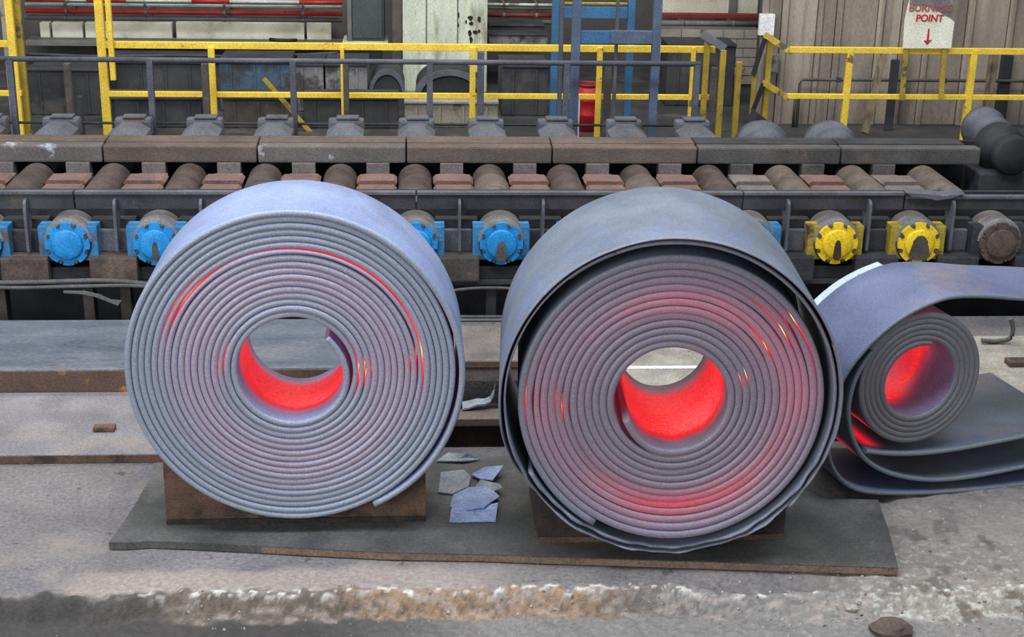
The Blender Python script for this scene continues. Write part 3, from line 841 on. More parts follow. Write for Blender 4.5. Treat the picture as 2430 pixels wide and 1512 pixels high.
for k in range(-6, 7):
    if k <= 3: p, p2 = BLUE, BLUED
    elif k <= 5: p, p2 = YEL, YELD
    else: p, p2 = RUSTCAP, DARK
    x = RX0 + RSP * k
    if k == -6: h = housing(k, p, p2, 'x', 'blue bearing housings under the front beam'); hb = h
    elif k <= 3: h = copy_thing(hb, (x, YB - .12, .44), 'x')
    elif k == 4: h = housing(k, p, p2, 'x', 'yellow bearing housings under the front beam'); hy = h
    elif k == 5: h = copy_thing(hy, (x, YB - .12, .44), 'x')
    else: h = housing(k, p, p2, 'x', None)
    h['label'] = {4: 'yellow bearing housing next to the last blue one, with a rusty streak on its cover', 5: 'yellow bearing housing next to the rusty brown one, with a large dark drip patch',
                  6: 'rusty brown bearing housing without paint, beside the yellow ones'}.get(k, ORD[max(1, 4 - k)] + ' blue bearing housing counting from the first yellow one')
    hs.append(h)
# grease and rust streaks on some covers (raised crust)
def streak(k, mt, wd, top, lab, par):
    x = RX0 + RSP * k; y = YB - .12
    pts = []
    for j in range(13):
        a = PI * j / 12
        pts.append((x + wd * math.cos(a) * (1 - .1 * (j % 2)), y - .05, AX_Z - .03 + top * math.sin(a)))
    pts += [(x - wd * 1.25, y - .05, AX_Z - .12), (x - wd * .7, y - .05, AX_Z - .15), (x + wd * .8, y - .05, AX_Z - .15), (x + wd * 1.3, y - .05, AX_Z - .115)]
    MB().prism(pts, (0, .012, 0)).build('grease_streak', mt, par)
streak(-4, RAILB, .022, .05, '', hs[2]); streak(0, CABLE, .04, .05, '', hs[6]); streak(4, RUSTD, .028, .06, '', hs[10]); streak(5, RAILB, .075, .10, '', hs[11])

# front side beam in segments with ribs
cuts = [-4.2, on_y(176, 470, YB).x, on_y(988, 470, YB).x, on_y(1763, 470, YB).x, on_y(2147, 470, YB).x, 6.4]
segl = ['dark front side beam segment at the cracked joint of the roller table, above blue bearings by the dark pit', 'dark front side beam segment of the roller table behind the pale blue-grey coil',
        'dark front side beam segment of the roller table above the blue bearing between the upright coils', 'dark front side beam segment of the roller table above the first yellow bearing',
        'dark front side beam segment with a torn top lip above the rusty bearing']
ribs = [on_y(px, 520, YB).x for px in (66, 277, 480)] + [on_y(1090, 520, YB).x - RSP, on_y(1090, 520, YB).x, on_y(1287, 520, YB).x, on_y(1287, 520, YB).x + RSP, on_y(1287, 520, YB).x + 2 * RSP] + [on_y(px, 520, YB).x for px in (1865, 2057, 2254)]
for i in range(5):
    a, b = cuts[i] + .006, cuts[i + 1] - .006
    z1 = 1.105 if i < 4 else 1.075
    t = thing('side_beam', ((a + b) / 2, YB + .1, .93), segl[i], 'beam', 'front side beam segments')
    MB().bbox(a, b, YB, YB + .05, .945, z1 - .03, .008).build('beam_web', DARK, t)
    MB().bbox(a, b, YB - .02, YB + .05, z1 - .028, z1, .006).build('top_flange', DUSTY, t)  # lighter steel colour paints the lit top of the beam
    for rx in ribs:
        if a < rx < b:
            pts = [(rx, YB + .0, 1.045), (rx, YB - .05, 1.04), (rx, YB - .075, 1.01), (rx, YB - .085, .95), (rx, YB - .085, .60), (rx, YB + .1, .60), (rx, YB + .1, .95), (rx, YB, .95)]
            MB().prism([(p[0] - .012, p[1], p[2]) for p in pts], (.024, 0, 0)).build('rib', DUSTY, t)
    if i == 4:
        pts = [on_y(px, py, YB - .05) for px, py in ((2150, 458), (2200, 461), (2240, 466), (2290, 460), (2262, 470), (2225, 476), (2196, 470), (2166, 468))]
        MB().prism(pts, (0, .14, .01)).build('torn_lip', DUSTY, t)
# web plates behind the bearings, lower bed blocks
lg = thing('lower_girder', (0, YB + .2, .3), 'long dark girder carrying the bed blocks of the roller table', 'girder')
for k in range(-7, 7):
    x = RX0 + RSP * (k + .5)
    t = lg
    random.seed(k + 40)
    w1 = .17 + .05 * random.random()
    dx = .03 * (random.random() - .5)
    MB().bbox(x - w1 + dx, x + w1 + dx, YB - .16, YB + .2, .345, .565, .014).build('bed_block', RUSTCAP if k < -4 else [DARK, BEAMG, RAILB][k % 3] if k < 2 else DARK, t)
    MB().bbox(x - .14, x + .12, YB + .02, YB + .2, .565, .76, .012).build('bed_step', DUSTY if k % 2 else DARK, t)
    MB().bbox(x - .2, x + .17, YB + .08, YB + .2, .76, .84, .01).build('bed_ledge', DARK, t)
MB().bbox(-4.4, 6.6, YB - .1, YB + .25, .30, .345, .006).build('bottom_flange', DARK, lg)
MB().box(-4.4, 6.6, YB + .22, YB + .26, .345, .95).build('girder_web', DARKER, lg)
for k in range(-7, 8):
    x = RX0 + RSP * k
    if k in (-6, -5, -4, 0, 3, 4, 5, 6):
        MB().bbox(x - .2, x + .2, YB - .08, YB + .1, .345, .46, .01).build('bearing_seat', DARKER, lg)
for i, px in enumerate((4, 212, 300, 1165, 1700, 2200)):
    x = on_y(px, 720, YB).x
    t = tag(MB().bbox(x - .045, x + .045, YB - .02, YB + .12, -.7, .30, .006).build('support_leg', RAILB if i in (0, 1, 2) else DARK), ORD[i + 1] + ' short support leg under the girder, counting from the torn strap end', 'support leg', 'legs under the roller table girder')
tag(MB().box(-6, 8, 13.0, 13.06, -.7, .9).build('dark_panel', DARKER), 'black panel standing in for the shade under the roller table', 'plate')  # black sheet added where the opening under the table is only shaded
# hoses lying along the foot of the table
def hose(pts, r, label, mt=CABLE, name='hose'):
    P = [on_y(px, py, Y) for px, py, Y in pts]
    Q = []
    for i in range(len(P) - 1):
        for u in range(6):
            p0 = P[max(i - 1, 0)]; p1 = P[i]; p2 = P[i + 1]; p3_ = P[min(i + 2, len(P) - 1)]; u_ = u / 6
            Q.append(.5 * (2 * p1 + (p2 - p0) * u_ + (2 * p0 - 5 * p1 + 4 * p2 - p3_) * u_ ** 2 + (3 * p1 - p0 - 3 * p2 + p3_) * u_ ** 3))
    Q.append(P[-1])
    return tag(MB().tube(Q, r, 8).build(name, mt), label, 'hose' if name == 'hose' else name.replace('_', ' '))
hose([(-60, 672, 12.0), (80, 670, 12.0), (230, 666, 12.0), (330, 672, 12.0), (420, 690, 12.0)], .022, 'upper dusty rubber hose lying along the pit edge')
hose([(-60, 682, 11.95), (60, 683, 11.95), (180, 680, 11.95), (300, 678, 11.95), (420, 684, 11.95)], .017, 'lower dusty rubber hose sagging along the pit edge')
hose([(1070, 690, 12.0), (1130, 684, 12.0), (1200, 684, 12.0), (1270, 690, 12.0)], .014, 'thin dusty hose along the girder between the upright coils')
hose([(1050, 751, 11.98), (1120, 752, 11.98), (1200, 752, 11.98), (1260, 753, 11.98)], .016, 'dusty hose lying on the dirty floor between the upright coils')
# torn strap hanging into the pit
P = [on_y(px, py, 11.9) for px, py in ((150, 691), (200, 692), (236, 700), (262, 712), (288, 714), (280, 726), (250, 714), (222, 704), (190, 698), (150, 696))]
tag(MB().prism(P, (0, .02, .0)).build('torn_strap', GPIPE), 'pale torn strap end hanging over the dark pit', 'strap')

# rollers
NEAR, FAR = YB + .3, 14.22
RR = .168
def roller(k, mt, sleeve, label):
    x = RX0 + RSP * k
    t = thing('table_roller', (x, NEAR, AX_Z - RR), label, 'roller', 'rollers of the roller table')
    MB().lathe_y((x, NEAR, AX_Z), [(0, 0), (RR - .01, 0), (RR, .012), (RR, FAR - NEAR - .012), (RR - .01, FAR - NEAR), (0, FAR - NEAR)], 36).build('barrel', mt, t)
    MB().lathe_y((x, NEAR, AX_Z), [(.075, -.115), (.075, 0)], 18).build('front_neck', DARK, t)
    MB().lathe_y((x, FAR, AX_Z), [(.075, 0), (.075, .3)], 18).build('rear_neck', DARK, t)
    if sleeve:
        n0, n1 = .25, sleeve
        MB().lathe_y((x, NEAR, AX_Z), [(RR, n0), (RR + .016, n0 + .01), (RR + .016, n1 - .02), (RR + .012, n1), (RR, n1)], 36).build('wear_sleeve', ROLLT, t)
    return t
for k in range(-7, 7):
    sv = {-0: 1.28, 2: 1.28}.get(k, 0)
    lab = {0: 'worn table roller with a tan edged wear sleeve, behind the gap between the coils', 2: 'worn steel table roller with a short wear sleeve, behind the slate grey coil'}.get(k)
    if not lab: lab = ORD[7 - k] + (' table roller, tan and dusty,' if k >= 4 else ' table roller, worn grey-brown,') + ' counting from the free end of the rear beam'
    roller(k, ROLLT if k >= 4 else ROLL, sv, lab)
# apron plates between the rollers: two stepped ledges
for k in range(-8, 6):
    x = RX0 + RSP * (k + .5)
    mt = APRON if k < 3 else (APRONG if k != 4 else APRON)
    lab = ORD[6 - k] + (' stepped apron plate, reddish,' if mt is APRON else ' stepped apron plate, grey and dusty,') + ' counting from the free end of the rear beam'
    t = thing('apron_plate', (x, 13.6, .68), lab, 'apron plate', 'apron plates between the rollers')
    for n_, (y, z, hw, th) in enumerate(((13.74, .805, .192, .065), (13.42, .785, .192, .065))):
        pts = [(x - hw + .03, y, z), (x + hw - .03, y, z), (x + hw, y, z - th * .4), (x + hw - .025, y, z - th), (x - hw + .025, y, z - th), (x - hw, y, z - th * .4)]
        MB().prism(pts, (0, .26, 0)).build('ledge_plate', mt, t)
    MB().box(x - .15, x + .15, 13.3, 14.2, .66, .71).build('apron_web', DARKER, t)

# rear beam segments with posts below and rear bearing caps behind
YR = 14.32
rc_ = [-4.8] + [on_y(px, 360, YR).x for px in (243, 610, 964, 1311, 1656, 1997, 2330)]
rl = ['chalky patched rear beam segment of the roller table', 'brown worn rear beam segment next to the chalky patched ones', 'rear beam segment with a chalky corner, behind the pale blue-grey coil', 'brown rear beam segment behind the roller facing the pale coil',
      'brown rear beam segment behind the gap between the upright coils', 'brown-grey rear beam segment behind the slate grey coil', 'grey rear beam segment at the free end of the rear beam']
rm_ = [BEAMW, BEAM, BEAMW, BEAM, BEAM, BEAMG, BEAMG]
zt, zb = 1.005, .835
for i in range(7):
    a, b = rc_[i] + .006, rc_[i + 1] - .006
    t = thing('rear_beam', ((a + b) / 2, YR + .1, zb), rl[i], 'beam', 'rear beam segments of the roller table')
    MB().bbox(a, b, YR, YR + .17, zb, zt, .02).build('beam_body', rm_[i], t)
    MB().bbox(a, b - (.12 if i == 6 else 0), YR + .16, YR + .42, zt - .05, zt + .012, .008).build('top_plate', BEAM if i < 5 else DARK, t)
    for k in range(-8, 6):
        x = RX0 + RSP * (k + .5)
        if a <= x < b:
            MB().bbox(x - .115, x + .115, YR - .03, YR + .12, .60, zb + .005, .008).build('spacer_post', APRONG if i < 5 else BEAMG, t)
            MB().bbox(x - .14, x + .14, YR - .16, YR - .03, .60, .74, .008).build('post_foot', APRONG, t)
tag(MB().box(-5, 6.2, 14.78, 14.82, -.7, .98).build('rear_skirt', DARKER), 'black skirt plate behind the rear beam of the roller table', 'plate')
def rear_cap(k, label, rnd):
    x = RX0 + RSP * k + .02
    y = 14.84
    t = thing('rear_bearing_cap', (x, y, .9), label, 'bearing', 'dusty bearing caps behind the rear beam')
    if not rnd:
        vs = []
        for (hx, y0, y1, z) in ((.20, .0, .32, .90), (.19, .0, .32, .99), (.085, .05, .30, 1.065)):
            vs += [(x - hx, y + y0, z), (x + hx, y + y0, z), (x + hx, y + y1, z), (x - hx, y + y1, z)]
        fs = [(8, 9, 10, 11), (0, 3, 2, 1)]
        for l in (0, 4):
            fs += [(l + j, l + (j + 1) % 4, l + 4 + (j + 1) % 4, l + 4 + j) for j in range(4)]
        MB().add(vs, fs).build('front_cone', DUSTY, t)
        MB().bbox(x - .19, x + .19, y + .36, y + .52, .88, 1.085, .04).build('cap_block', DUSTY, t)
        MB().bbox(x - .1, x + .13, y + .355, y + .5, 1.083, 1.108, .008).build('top_flat', DUSTY, t)
    else:
        MB().lathe_y((x, y, .82), [(0, 0), (.12, .0), (.22, .05), (.25, .12), (.25, .2), (.29, .22), (.29, .34), (.25, .36), (.25, .5), (0, .52)], 24).build('coupling_guard', RAILD, t)
        MB().bbox(x - .3, x + .3, y + .1, y + .5, .6, .8, .02).build('guard_foot', DARK, t)
    for sx in (-1, 1):
        MB().lathe_y((x + sx * .235, y + .02, .93), [(0, -.02), (.025, -.02), (.025, .1)], 6, smooth=False).build('cap_bolt', DARK, t)
    return t
rc0 = None
for k in range(-7, 6):
    if k < 4:
        lab = ORD[4 - k] + ' dusty flat-topped bearing cap counting from the round coupling guards'
        if rc0 is None: rc0 = rear_cap(k, lab, False)
        else: copy_thing(rc0, (RX0 + RSP * k + .02, 14.84, .9), lab)
    else:
        rear_cap(k, 'round dusty coupling guard behind the rear beam, ' + ('beside the flat-topped caps' if k == 4 else 'beside the big dark cover'), True)
c = on_y(2408, 372, 14.2)
t = thing('end_cover', (c.x, 14.2, c.z - .28), 'big dark round drive end cover beside the free end of the rear beam', 'drive cover')
MB().lathe_y((c.x, 14.2, c.z), [(0, 0), (.18, .0), (.2, .03), (.2, .14), (.17, .16), (.17, .3), (.24, .32), (.25, .36), (.25, .5), (.15, .55), (0, .55)], 30).build('cover_drum', DARKER, t)
MB().bbox(c.x - .3, c.x + .3, 14.3, 14.8, .3, c.z - .2, .02).build('cover_foot', DARK, t)
c = on_y(2360, 320, 14.9)
MB().lathe_y((c.x, 14.85, c.z), [(0, 0), (.15, 0), (.19, .04), (.19, .3), (.23, .32), (.23, .42), (0, .44)], 30).build('rear_drum', RAILD, t)

# ------------------------------------------------------------------ guard rails
YD = 15.45
g = thing('guard_rail', (0, YD, .4), 'dark sooty pipe guard rail directly behind the roller table', 'guard rail')
a, b = on_y(-40, 140, YD), on_y(1662, 150, YD)
zr = on_y(1000, 147, YD).z
MB().tube([(a.x, YD, zr), (0, YD, zr), (b.x, YD, zr)], .028, 12).build('top_rail', RAILD, g)
for px in (28, 358, 696, 1020, 1344, 1652):
    x = on_y(px, 200, YD).x
    MB().bbox(x - .032, x + .032, YD - .03, YD + .03, .4, zr - .01, .006).build('post', RAILD, g)
MB().tube([(a.x, YD + .02, .98), (b.x, YD + .02, .98)], .014, 8).build('toe_rail', DARK, g)

YY = 17.0
ZT, ZM = 1.55, .99
def rail_bar(p, x0, x1, z, h, mt, name, y=YY):
    return MB().bbox(x0, x1, y - .03, y + .03, z - h / 2, z + h / 2, .006).build(name, mt, p)
def post(p, px, ytop, ybot, wpx, mt, y=YY, name='post'):
    a = on_y(px, ytop, y); b = on_y(px, ybot, y)
    x = on_y(px, (ytop + ybot) / 2, y).x; hw = wpx / 2 * y / F_PX
    return MB().bbox(x - hw, x + hw, y - .035, y + .035, .4 if ybot == 330 else b.z, a.z, .006).build(name, mt, p)
# short left run
g = thing('guard_rail', (-4.4, YY, .4), 'short yellow guard rail run beside the tall pale yellow gate post', 'guard rail')
x1 = on_y(38, 110, YY).x
rail_bar(g, -5.6, x1, ZT, .075, RAILY, 'top_rail'); rail_bar(g, -5.6, on_y(52, 222, YY).x, ZM, .06, RAILY, 'mid_rail')
post(g, 32, -60, 330, 17, RAILY)
g2 = thing('gate_post', (on_y(54, 100, 17.15).x, 17.15, .4), 'tall pale yellow gate post by the short guard rail run', 'post')
post(g2, 52, -60, 330, 14, RAILYD, 17.15)
MB().box(on_y(3, 50, 17.3).x, on_y(26, 50, 17.3).x, 17.3, 17.36, .4, 2.6).build('backing_strip', BRICKW, g2)
# long run
g = thing('guard_rail', (0, YY, .4), 'long yellow guard rail along the walkway behind the dark pipe rail', 'guard rail')
x0, x1 = on_y(236, 110, YY).x, on_y(1697, 118, YY).x
rail_bar(g, x0, x1, ZT, .078, RAILY, 'top_rail'); rail_bar(g, x0, x1, ZM, .06, RAILY, 'mid_rail')
post(g, 243, -70, 330, 20, RAILY); post(g, 260, -70, 190, 12, RAILY, 16.93)
for px, wd in ((506, 15), (814, 9), (1121, 14), (1420, 13), (1640, 10)):
    post(g, px, 112, 330, wd, RAILY, 16.95)
# gate end piece
g = thing('walkway_gate', (on_y(1690, 200, 16.9).x, 16.9, .4), 'yellow and brown stub frame with sloping top bar at the walkway opening', 'gate')
post(g, 1672, 82, 330, 13, RAILYD, 16.9); post(g, 1710, 118, 330, 13, RAILYD, 16.75)
MB().bar(on_y(1666, 80, 16.9), on_y(1722, 116, 16.75), .09, .05).build('sloping_bar', RAILD, g)
tag(MB().bbox(on_y(1744, 220, 17.2).x, on_y(1757, 220, 17.2).x, 17.2, 17.26, .4, on_y(1750, 148, 17.2).z, .006).build('bollard_post', RAILYD), 'lone dull yellow post standing in the walkway opening', 'post')
# right run with return
g = thing('guard_rail', (5.6, YY, .4), 'yellow guard rail run in front of the sheet metal wall below the sign', 'guard rail')
x0 = on_y(1874, 120, YY).x
rail_bar(g, x0, 9.0, ZT + .005, .07, RAILY, 'top_rail'); rail_bar(g, on_y(1868, 230, YY).x, 9.0, ZM + .02, .058, RAILY, 'mid_rail')
post(g, 2008, 118, 330, 15, RAILY); post(g, 2299, 118, 330, 16, RAILY)
MB().bar(on_y(1818, 84, 17.75), on_y(1876, 122, YY), .07, .05).build('top_return', RAILYD, g)
MB().bar(on_y(1812, 196, 17.75), on_y(1870, 232, YY), .06, .05).build('mid_return', RAILYD, g)
post(g, 1819, 84, 330, 13, RAILYD, 17.75)
MB().bar(on_y(1815, 92, 17.7), on_y(1787, 178, 17.7), .05, .04).build('brace', DARKER, g)
MB().bar(on_y(1812, 198, 17.7), on_y(1787, 262, 17.7), .05, .04).build('brace', DARKER, g)
post(g, 1786, 175, 300, 10, RAILYD, 17.75)
# odd posts behind the rails
for px, yt, yb, wd, mt, Y, lab in ((166, 150, 330, 15, RAILB, 16.2, 'sooty brown post behind the dark pipe rail at the walkway gap'), (193, 228, 330, 12, DARK, 16.6, 'short dark post behind the sooty brown one at the walkway gap'),
                                   (490, 150, 330, 16, RAILB, 16.6, 'sooty brown post close beside a bright yellow rail post'), (822, 150, 330, 13, RAILB, 16.6, 'brown post close behind the slim yellow rail post'),
                                   (1140, 122, 330, 16, RAILD, 16.6, 'dark grey post beside the yellow post in front of the corroded tank'), (1440, 150, 330, 17, RAILB, 16.6, 'brown post beside the red drum'),
                                   (2346, 128, 330, 20, WOOD, 17.3, 'broad grey-brown post in front of the sheet metal wall'), (1690, 160, 330, 14, RAILB, 16.3, 'dark brown post in the stub frame opening')):
    x = on_y(px, (yt + yb) / 2, Y).x; hw = wd / 2 * Y / F_PX
    tag(MB().bbox(x - hw, x + hw, Y - .04, Y + .04, .4, on_y(px, yt, Y).z, .008).build('timber_post' if mt is WOOD else 'steel_post', mt), lab, 'post')

# ------------------------------------------------------------------ background plant
def pxbox(x0, y0, x1, y1, Y, dep, b=.01, base=None):
    """box whose front face stands at depth Y and covers the given extent there"""
    xm0 = on_y(x0, (y0 + y1) / 2, Y).x; xm1 = on_y(x1, (y0 + y1) / 2, Y).x
    zt_ = on_y((x0 + x1) / 2, y0, Y).z; zb_ = on_y((x0 + x1) / 2, y1, Y).z if base is None else base
    return xm0, xm1, Y, Y + dep, zb_, zt_
def simple(name, ext, mt, label, cat, b=.012, group=None):
    return tag(MB().bbox(*ext, b).build(name, mt), label, cat, group)
def pipe(x0, x1, y, Y, rpx, mt, label, name='pipe', bands=None):
    a = on_y(x0, y, Y); c = on_y(x1, y, Y)
    z = on_y((x0 + x1) / 2, y, Y).z; r = rpx * Y / F_PX
    t = thing(name, ((a.x + c.x) / 2, Y, z - r), label, 'pipe')
    MB().tube([(a.x, Y, z), ((a.x + c.x) / 2, Y, z), (c.x, Y, z)], r, 12).build('pipe_run', mt, t)
    n = max(2, int((c.x - a.x) / 1.1))
    for i in range(n):
        x = a.x + (c.x - a.x) * (i + .5) / n
        MB().tube([(x - .02, Y, z), (x + .02, Y, z)], r * 1.18, 12).build('bracket', GPIPE, t)
        MB().box(x - .015, x + .015, Y + r, 22.6, z - .02, z + .02).build('bracket_arm', GPIPE, t)
    return t
# pale panels low on the back wall
for i, (x0, x1) in enumerate(((95, 118), (124, 196), (202, 240), (246, 408), (418, 722), (728, 786))):
    simple('wall_panel', pxbox(x0, 54, x1, 98, 22.3, .15), WHITEP, ['narrow', 'bright square', 'short', 'streaked', 'longest', 'last short'][i] + ' grimy white wall panel under the red pipe', 'panel', .01, 'grimy white wall panels')
simple('wall_ledge', pxbox(60, 99, 830, 112, 22.0, .4), GPIPE, 'long dusty ledge below the grimy white wall panels', 'ledge')
pipe(60, 812, 44, 22.0, 6, GPIPE, 'dusty grey pipe running just above the grimy white wall panels')
pipe(62, 812, 29, 21.9, 5.5, REDP, 'red pipe running along the back wall between grey and white pipes')
pipe(60, 812, 13, 21.8, 3.5, WPIPE, 'thin white pipe running above the red pipe')
# red and white banded pipe
t = thing('banded_pipe', (0, 21.7, on_y(400, 2, 21.7).z - .03), 'red and white banded pipe at the top of the pipe bank', 'pipe')
xs = [60, 155, 205, 300, 455, 545, 710, 812]
for i in range(7):
    a, c = on_y(xs[i], 2, 21.7), on_y(xs[i + 1], 2, 21.7)
    MB().tube([(a.x, 21.7, on_y(400, 2, 21.7).z), (c.x, 21.7, on_y(400, 2, 21.7).z)], .026, 10).build('red_band' if i % 2 == 0 else 'white_band', REDP if i % 2 == 0 else WPIPE, t)
    MB().box(a.x - .015, a.x + .015, 21.72, 22.6, on_y(400, 2, 21.7).z - .02, on_y(400, 2, 21.7).z + .02).build('bracket_arm', GPIPE, t)
# cabinet
t = thing('control_cabinet', (on_y(865, 60, 20.5).x, 20.5, .4), 'dark green-grey control cabinet beside the corroded white tank', 'cabinet')
e = pxbox(822, -60, 912, 97, 20.5, .5)
MB().bbox(*e, .02).build('cabinet_body', CABI, t)
MB().bbox(e[0] + .08, e[1] - .03, e[2] - .02, e[2] - .001, e[4] + .04, e[5] - .04, .008).build('door', CABI, t)
MB().bbox(e[0] + .01, e[0] + .07, e[2] - .03, e[2] - .001, e[4], e[5], .008).build('side_channel', GPIPE, t)
MB().bbox(e[0] - .06, e[1] + .05, e[2] - .1, e[3], e[4] - .05, e[4] - .002, .008).build('plinth', WPIPE, t)
MB().box(e[0] + .05, e[1] - .05, e[2] + .05, e[3] - .05, .4, e[4] - .05).build('stand', MURK, t)
# corroded tank
t = thing('corroded_tank', (on_y(1056, 120, 20.2).x, 20.2, .4), 'corroded white steel tank with rust streaks and holes', 'tank')
e = pxbox(955, -80, 1157, 218, 20.2, .9)
e = e[:4] + (.4,) + e[5:]
MB().bbox(*e, .03).build('tank_shell', TANKW, t)
MB().bbox(e[0] - .14, e[0] - .005, e[2] + .05, e[3], .4, e[5], .01).build('corner_post', RAILB, t)
for px in (1012, 1086):
    x = on_y(px, 60, 20.2).x
    MB().box(x - .008, x + .008, e[2] - .006, e[2] + .002, 1.0, e[5]).build('seam', GPIPE, t)
random.seed(3)
for px, py, sx, sy in ((1116, 43, 7, 6), (1137, 46, 4, 7), (1118, 56, 5, 5), (1106, 52, 2, 4), (1115, 78, 4, 9), (1128, 76, 6, 4), (1137, 74, 3, 4), (1118, 94, 4, 8), (1088, 36, 2, 7), (1087, 60, 2, 6)):
    c = on_y(px, py, 20.2)
    pts = []
    for k in range(9):
        a = 2 * PI * k / 9; rr = .7 + .5 * random.random()
        pts.append((c.x + sx * rr * math.cos(a) * 20.2 / F_PX, e[2] - .008, c.z + sy * rr * math.sin(a) * 20.2 / F_PX))
    MB().prism(pts, (0, .01, 0)).build('corrosion_hole', HOLE, t)
# dark arched covers
def arch(x0, x1, yt, yb, Y, dep, mt, label, name='arched_cover'):
    a = on_y(x0, yb, Y); c = on_y(x1, yb, Y); top = on_y((x0 + x1) / 2, yt, Y).z
    cx = (a.x + c.x) / 2; hw = (c.x - a.x) / 2; h = top - .4
    n = 14
    sh = (on_y(0, yb, Y).z - .4)
    pts = [(cx - hw, Y, .4), (cx + hw, Y, .4)]
    for k in range(n + 1):
        an = PI * k / n
        pts.append((cx + hw * math.cos(an), Y, .4 + sh + (h - sh) * math.sin(an)))
    t = thing(name, (cx, Y, .4), label, 'cover')
    MB().prism(pts, (0, dep, 0)).build('cover_shell', mt, t)
    pts2 = [(cx + (p[0] - cx) * 1.04, Y - .04, .4 + (p[2] - .4) * 1.03) for p in pts]
    inn = [(cx + (p[0] - cx) * .86, Y - .04, .4 + (p[2] - .4) * .9) for p in pts]
    b_ = MB(); n_ = len(pts)
    vs = pts2[2:] + inn[2:]
    q = len(pts2) - 2
    vs2 = [(v[0], v[1] + .05, v[2]) for v in vs]
    fs = [(k, k + 1, q + k + 1, q + k) for k in range(q - 1)]
    fs += [(2 * q + k, 2 * q + q + k, 2 * q + q + k + 1, 2 * q + k + 1) for k in range(q - 1)]
    fs += [(k, 2 * q + k, 2 * q + k + 1, k + 1) for k in range(q - 1)]
    fs += [(q + k, q + k + 1, 3 * q + k + 1, 3 * q + k) for k in range(q - 1)]
    b_.add(vs + vs2, fs).build('rim', RAILD, t)
arch(988, 1146, 168, 215, 18.8, .8, DARKER, 'dark arched machine cover in front of the corroded tank')
arch(878, 960, 166, 214, 19.0, .8, MURK, 'dark rounded machine cover beside the corroded tank')
# machinery boxes
for args in (((960, 246, 1182, 330, 18.0, .5), CONC, 'stained concrete plinth block behind the long yellow rail', 'concrete_block', 'block'),
             ((66, 168, 236, 212, 18.6, .8), MURK, 'dark ribbed machine housing in the walkway gap', 'machine_housing', 'machine'),
             ((250, 150, 480, 212, 19.5, .8), MURK, 'long dark machine housing with a white scuff behind the long yellow rail', 'machine_housing', 'machine'),
             ((520, 150, 690, 210, 18.9, .8), MURKB, 'murky blue machine housing behind the long yellow rail', 'machine_housing', 'machine'),
             ((700, 156, 768, 216, 18.9, .8), MURKL, 'pale dusty machine box next to the murky blue housing', 'machine_housing', 'machine'),
             ((772, 156, 872, 222, 18.9, .8), MURKL, 'broad pale dusty machine box next to the dark rounded cover', 'machine_housing', 'machine'),
             ((1190, 160, 1300, 290, 18.7, .8), MURK, 'dark machine housing beside the blue steel frame', 'machine_housing', 'machine'),
             ((240, 236, 480, 330, 17.9, .5), DARK, 'low dark casing below the mid rail of the long yellow rail', 'machine_casing', 'machine'),
             ((530, 236, 700, 330, 17.9, .5), RAILB, 'low brown casing below the mid rail of the long yellow rail', 'machine_casing', 'machine'),
             ((720, 236, 945, 330, 17.9, .5), MURK, 'low grey-black casing left of the concrete plinth block'.replace('left of', 'joining'), 'machine_casing', 'machine'),
             ((1580, 110, 1740, 330, 19.4, .6), MURK, 'tall murky casing beyond the stub frame opening', 'machine_casing', 'machine'),
             ((1160, 84, 1300, 118, 20.6, .35), MURKL, 'dusty flat-topped duct beside the corroded tank', 'duct', 'duct'),
             ((1160, 62, 1290, 80, 21.0, .4), MURK, 'dark duct above the dusty flat-topped one', 'duct', 'duct')):
    ex, mt, lab, nm, ct = args
    e = pxbox(*ex)
    if ex[3] > 205 and 'duct' not in nm: e = e[:4] + (.4,) + e[5:]
    t = thing(nm, ((e[0] + e[1]) / 2, e[2], e[4]), lab, ct)
    MB().bbox(*e, .02).build('body', mt, t)
    nrib = max(2, int((e[1] - e[0]) / .28))
    for k in range(nrib):
        x = e[0] + (e[1] - e[0]) * (k + .5) / nrib
        MB().box(x - .012, x + .012, e[2] - .018, e[2] - .001, e[4] + .02, e[5] - .03).build('stiffener', mt, t)
    MB().bbox(e[0] - .005, e[1] + .005, e[2] - .03, e[3], e[5] + .001, e[5] + .03, .006).build('lid', DARK if mt is not CONC else PALEC, t)
tag(MB().bar(on_y(626, 186, 17.75), on_y(742, 320, 17.75), .05, .04).build('diagonal_strut', RAILYD), 'dull yellow diagonal strut behind the long yellow rail', 'strut')
e = pxbox(250, 238, 262, 262, 17.8, .06)
tag(MB().bbox(*e, .008).build('junction_box', RAILYD), 'small dull yellow junction box on the low dark casing', 'junction box')
# pipes right of the tank
pipe(1157, 1312, 11, 21.6, 3.5, WPIPE, 'thin white pipe between the corroded tank and the blue frame')
pipe(1157, 1312, 20, 21.7, 2.6, GPIPE, 'thin grey pipe just below the white one beside the corroded tank')
pipe(1157, 1312, 36, 21.6, 5, REDD, 'dull red pipe between the corroded tank and the blue frame')
pipe(1157, 1312, 52, 21.6, 5, GPIPE, 'sooty grey pipe below the dull red one')
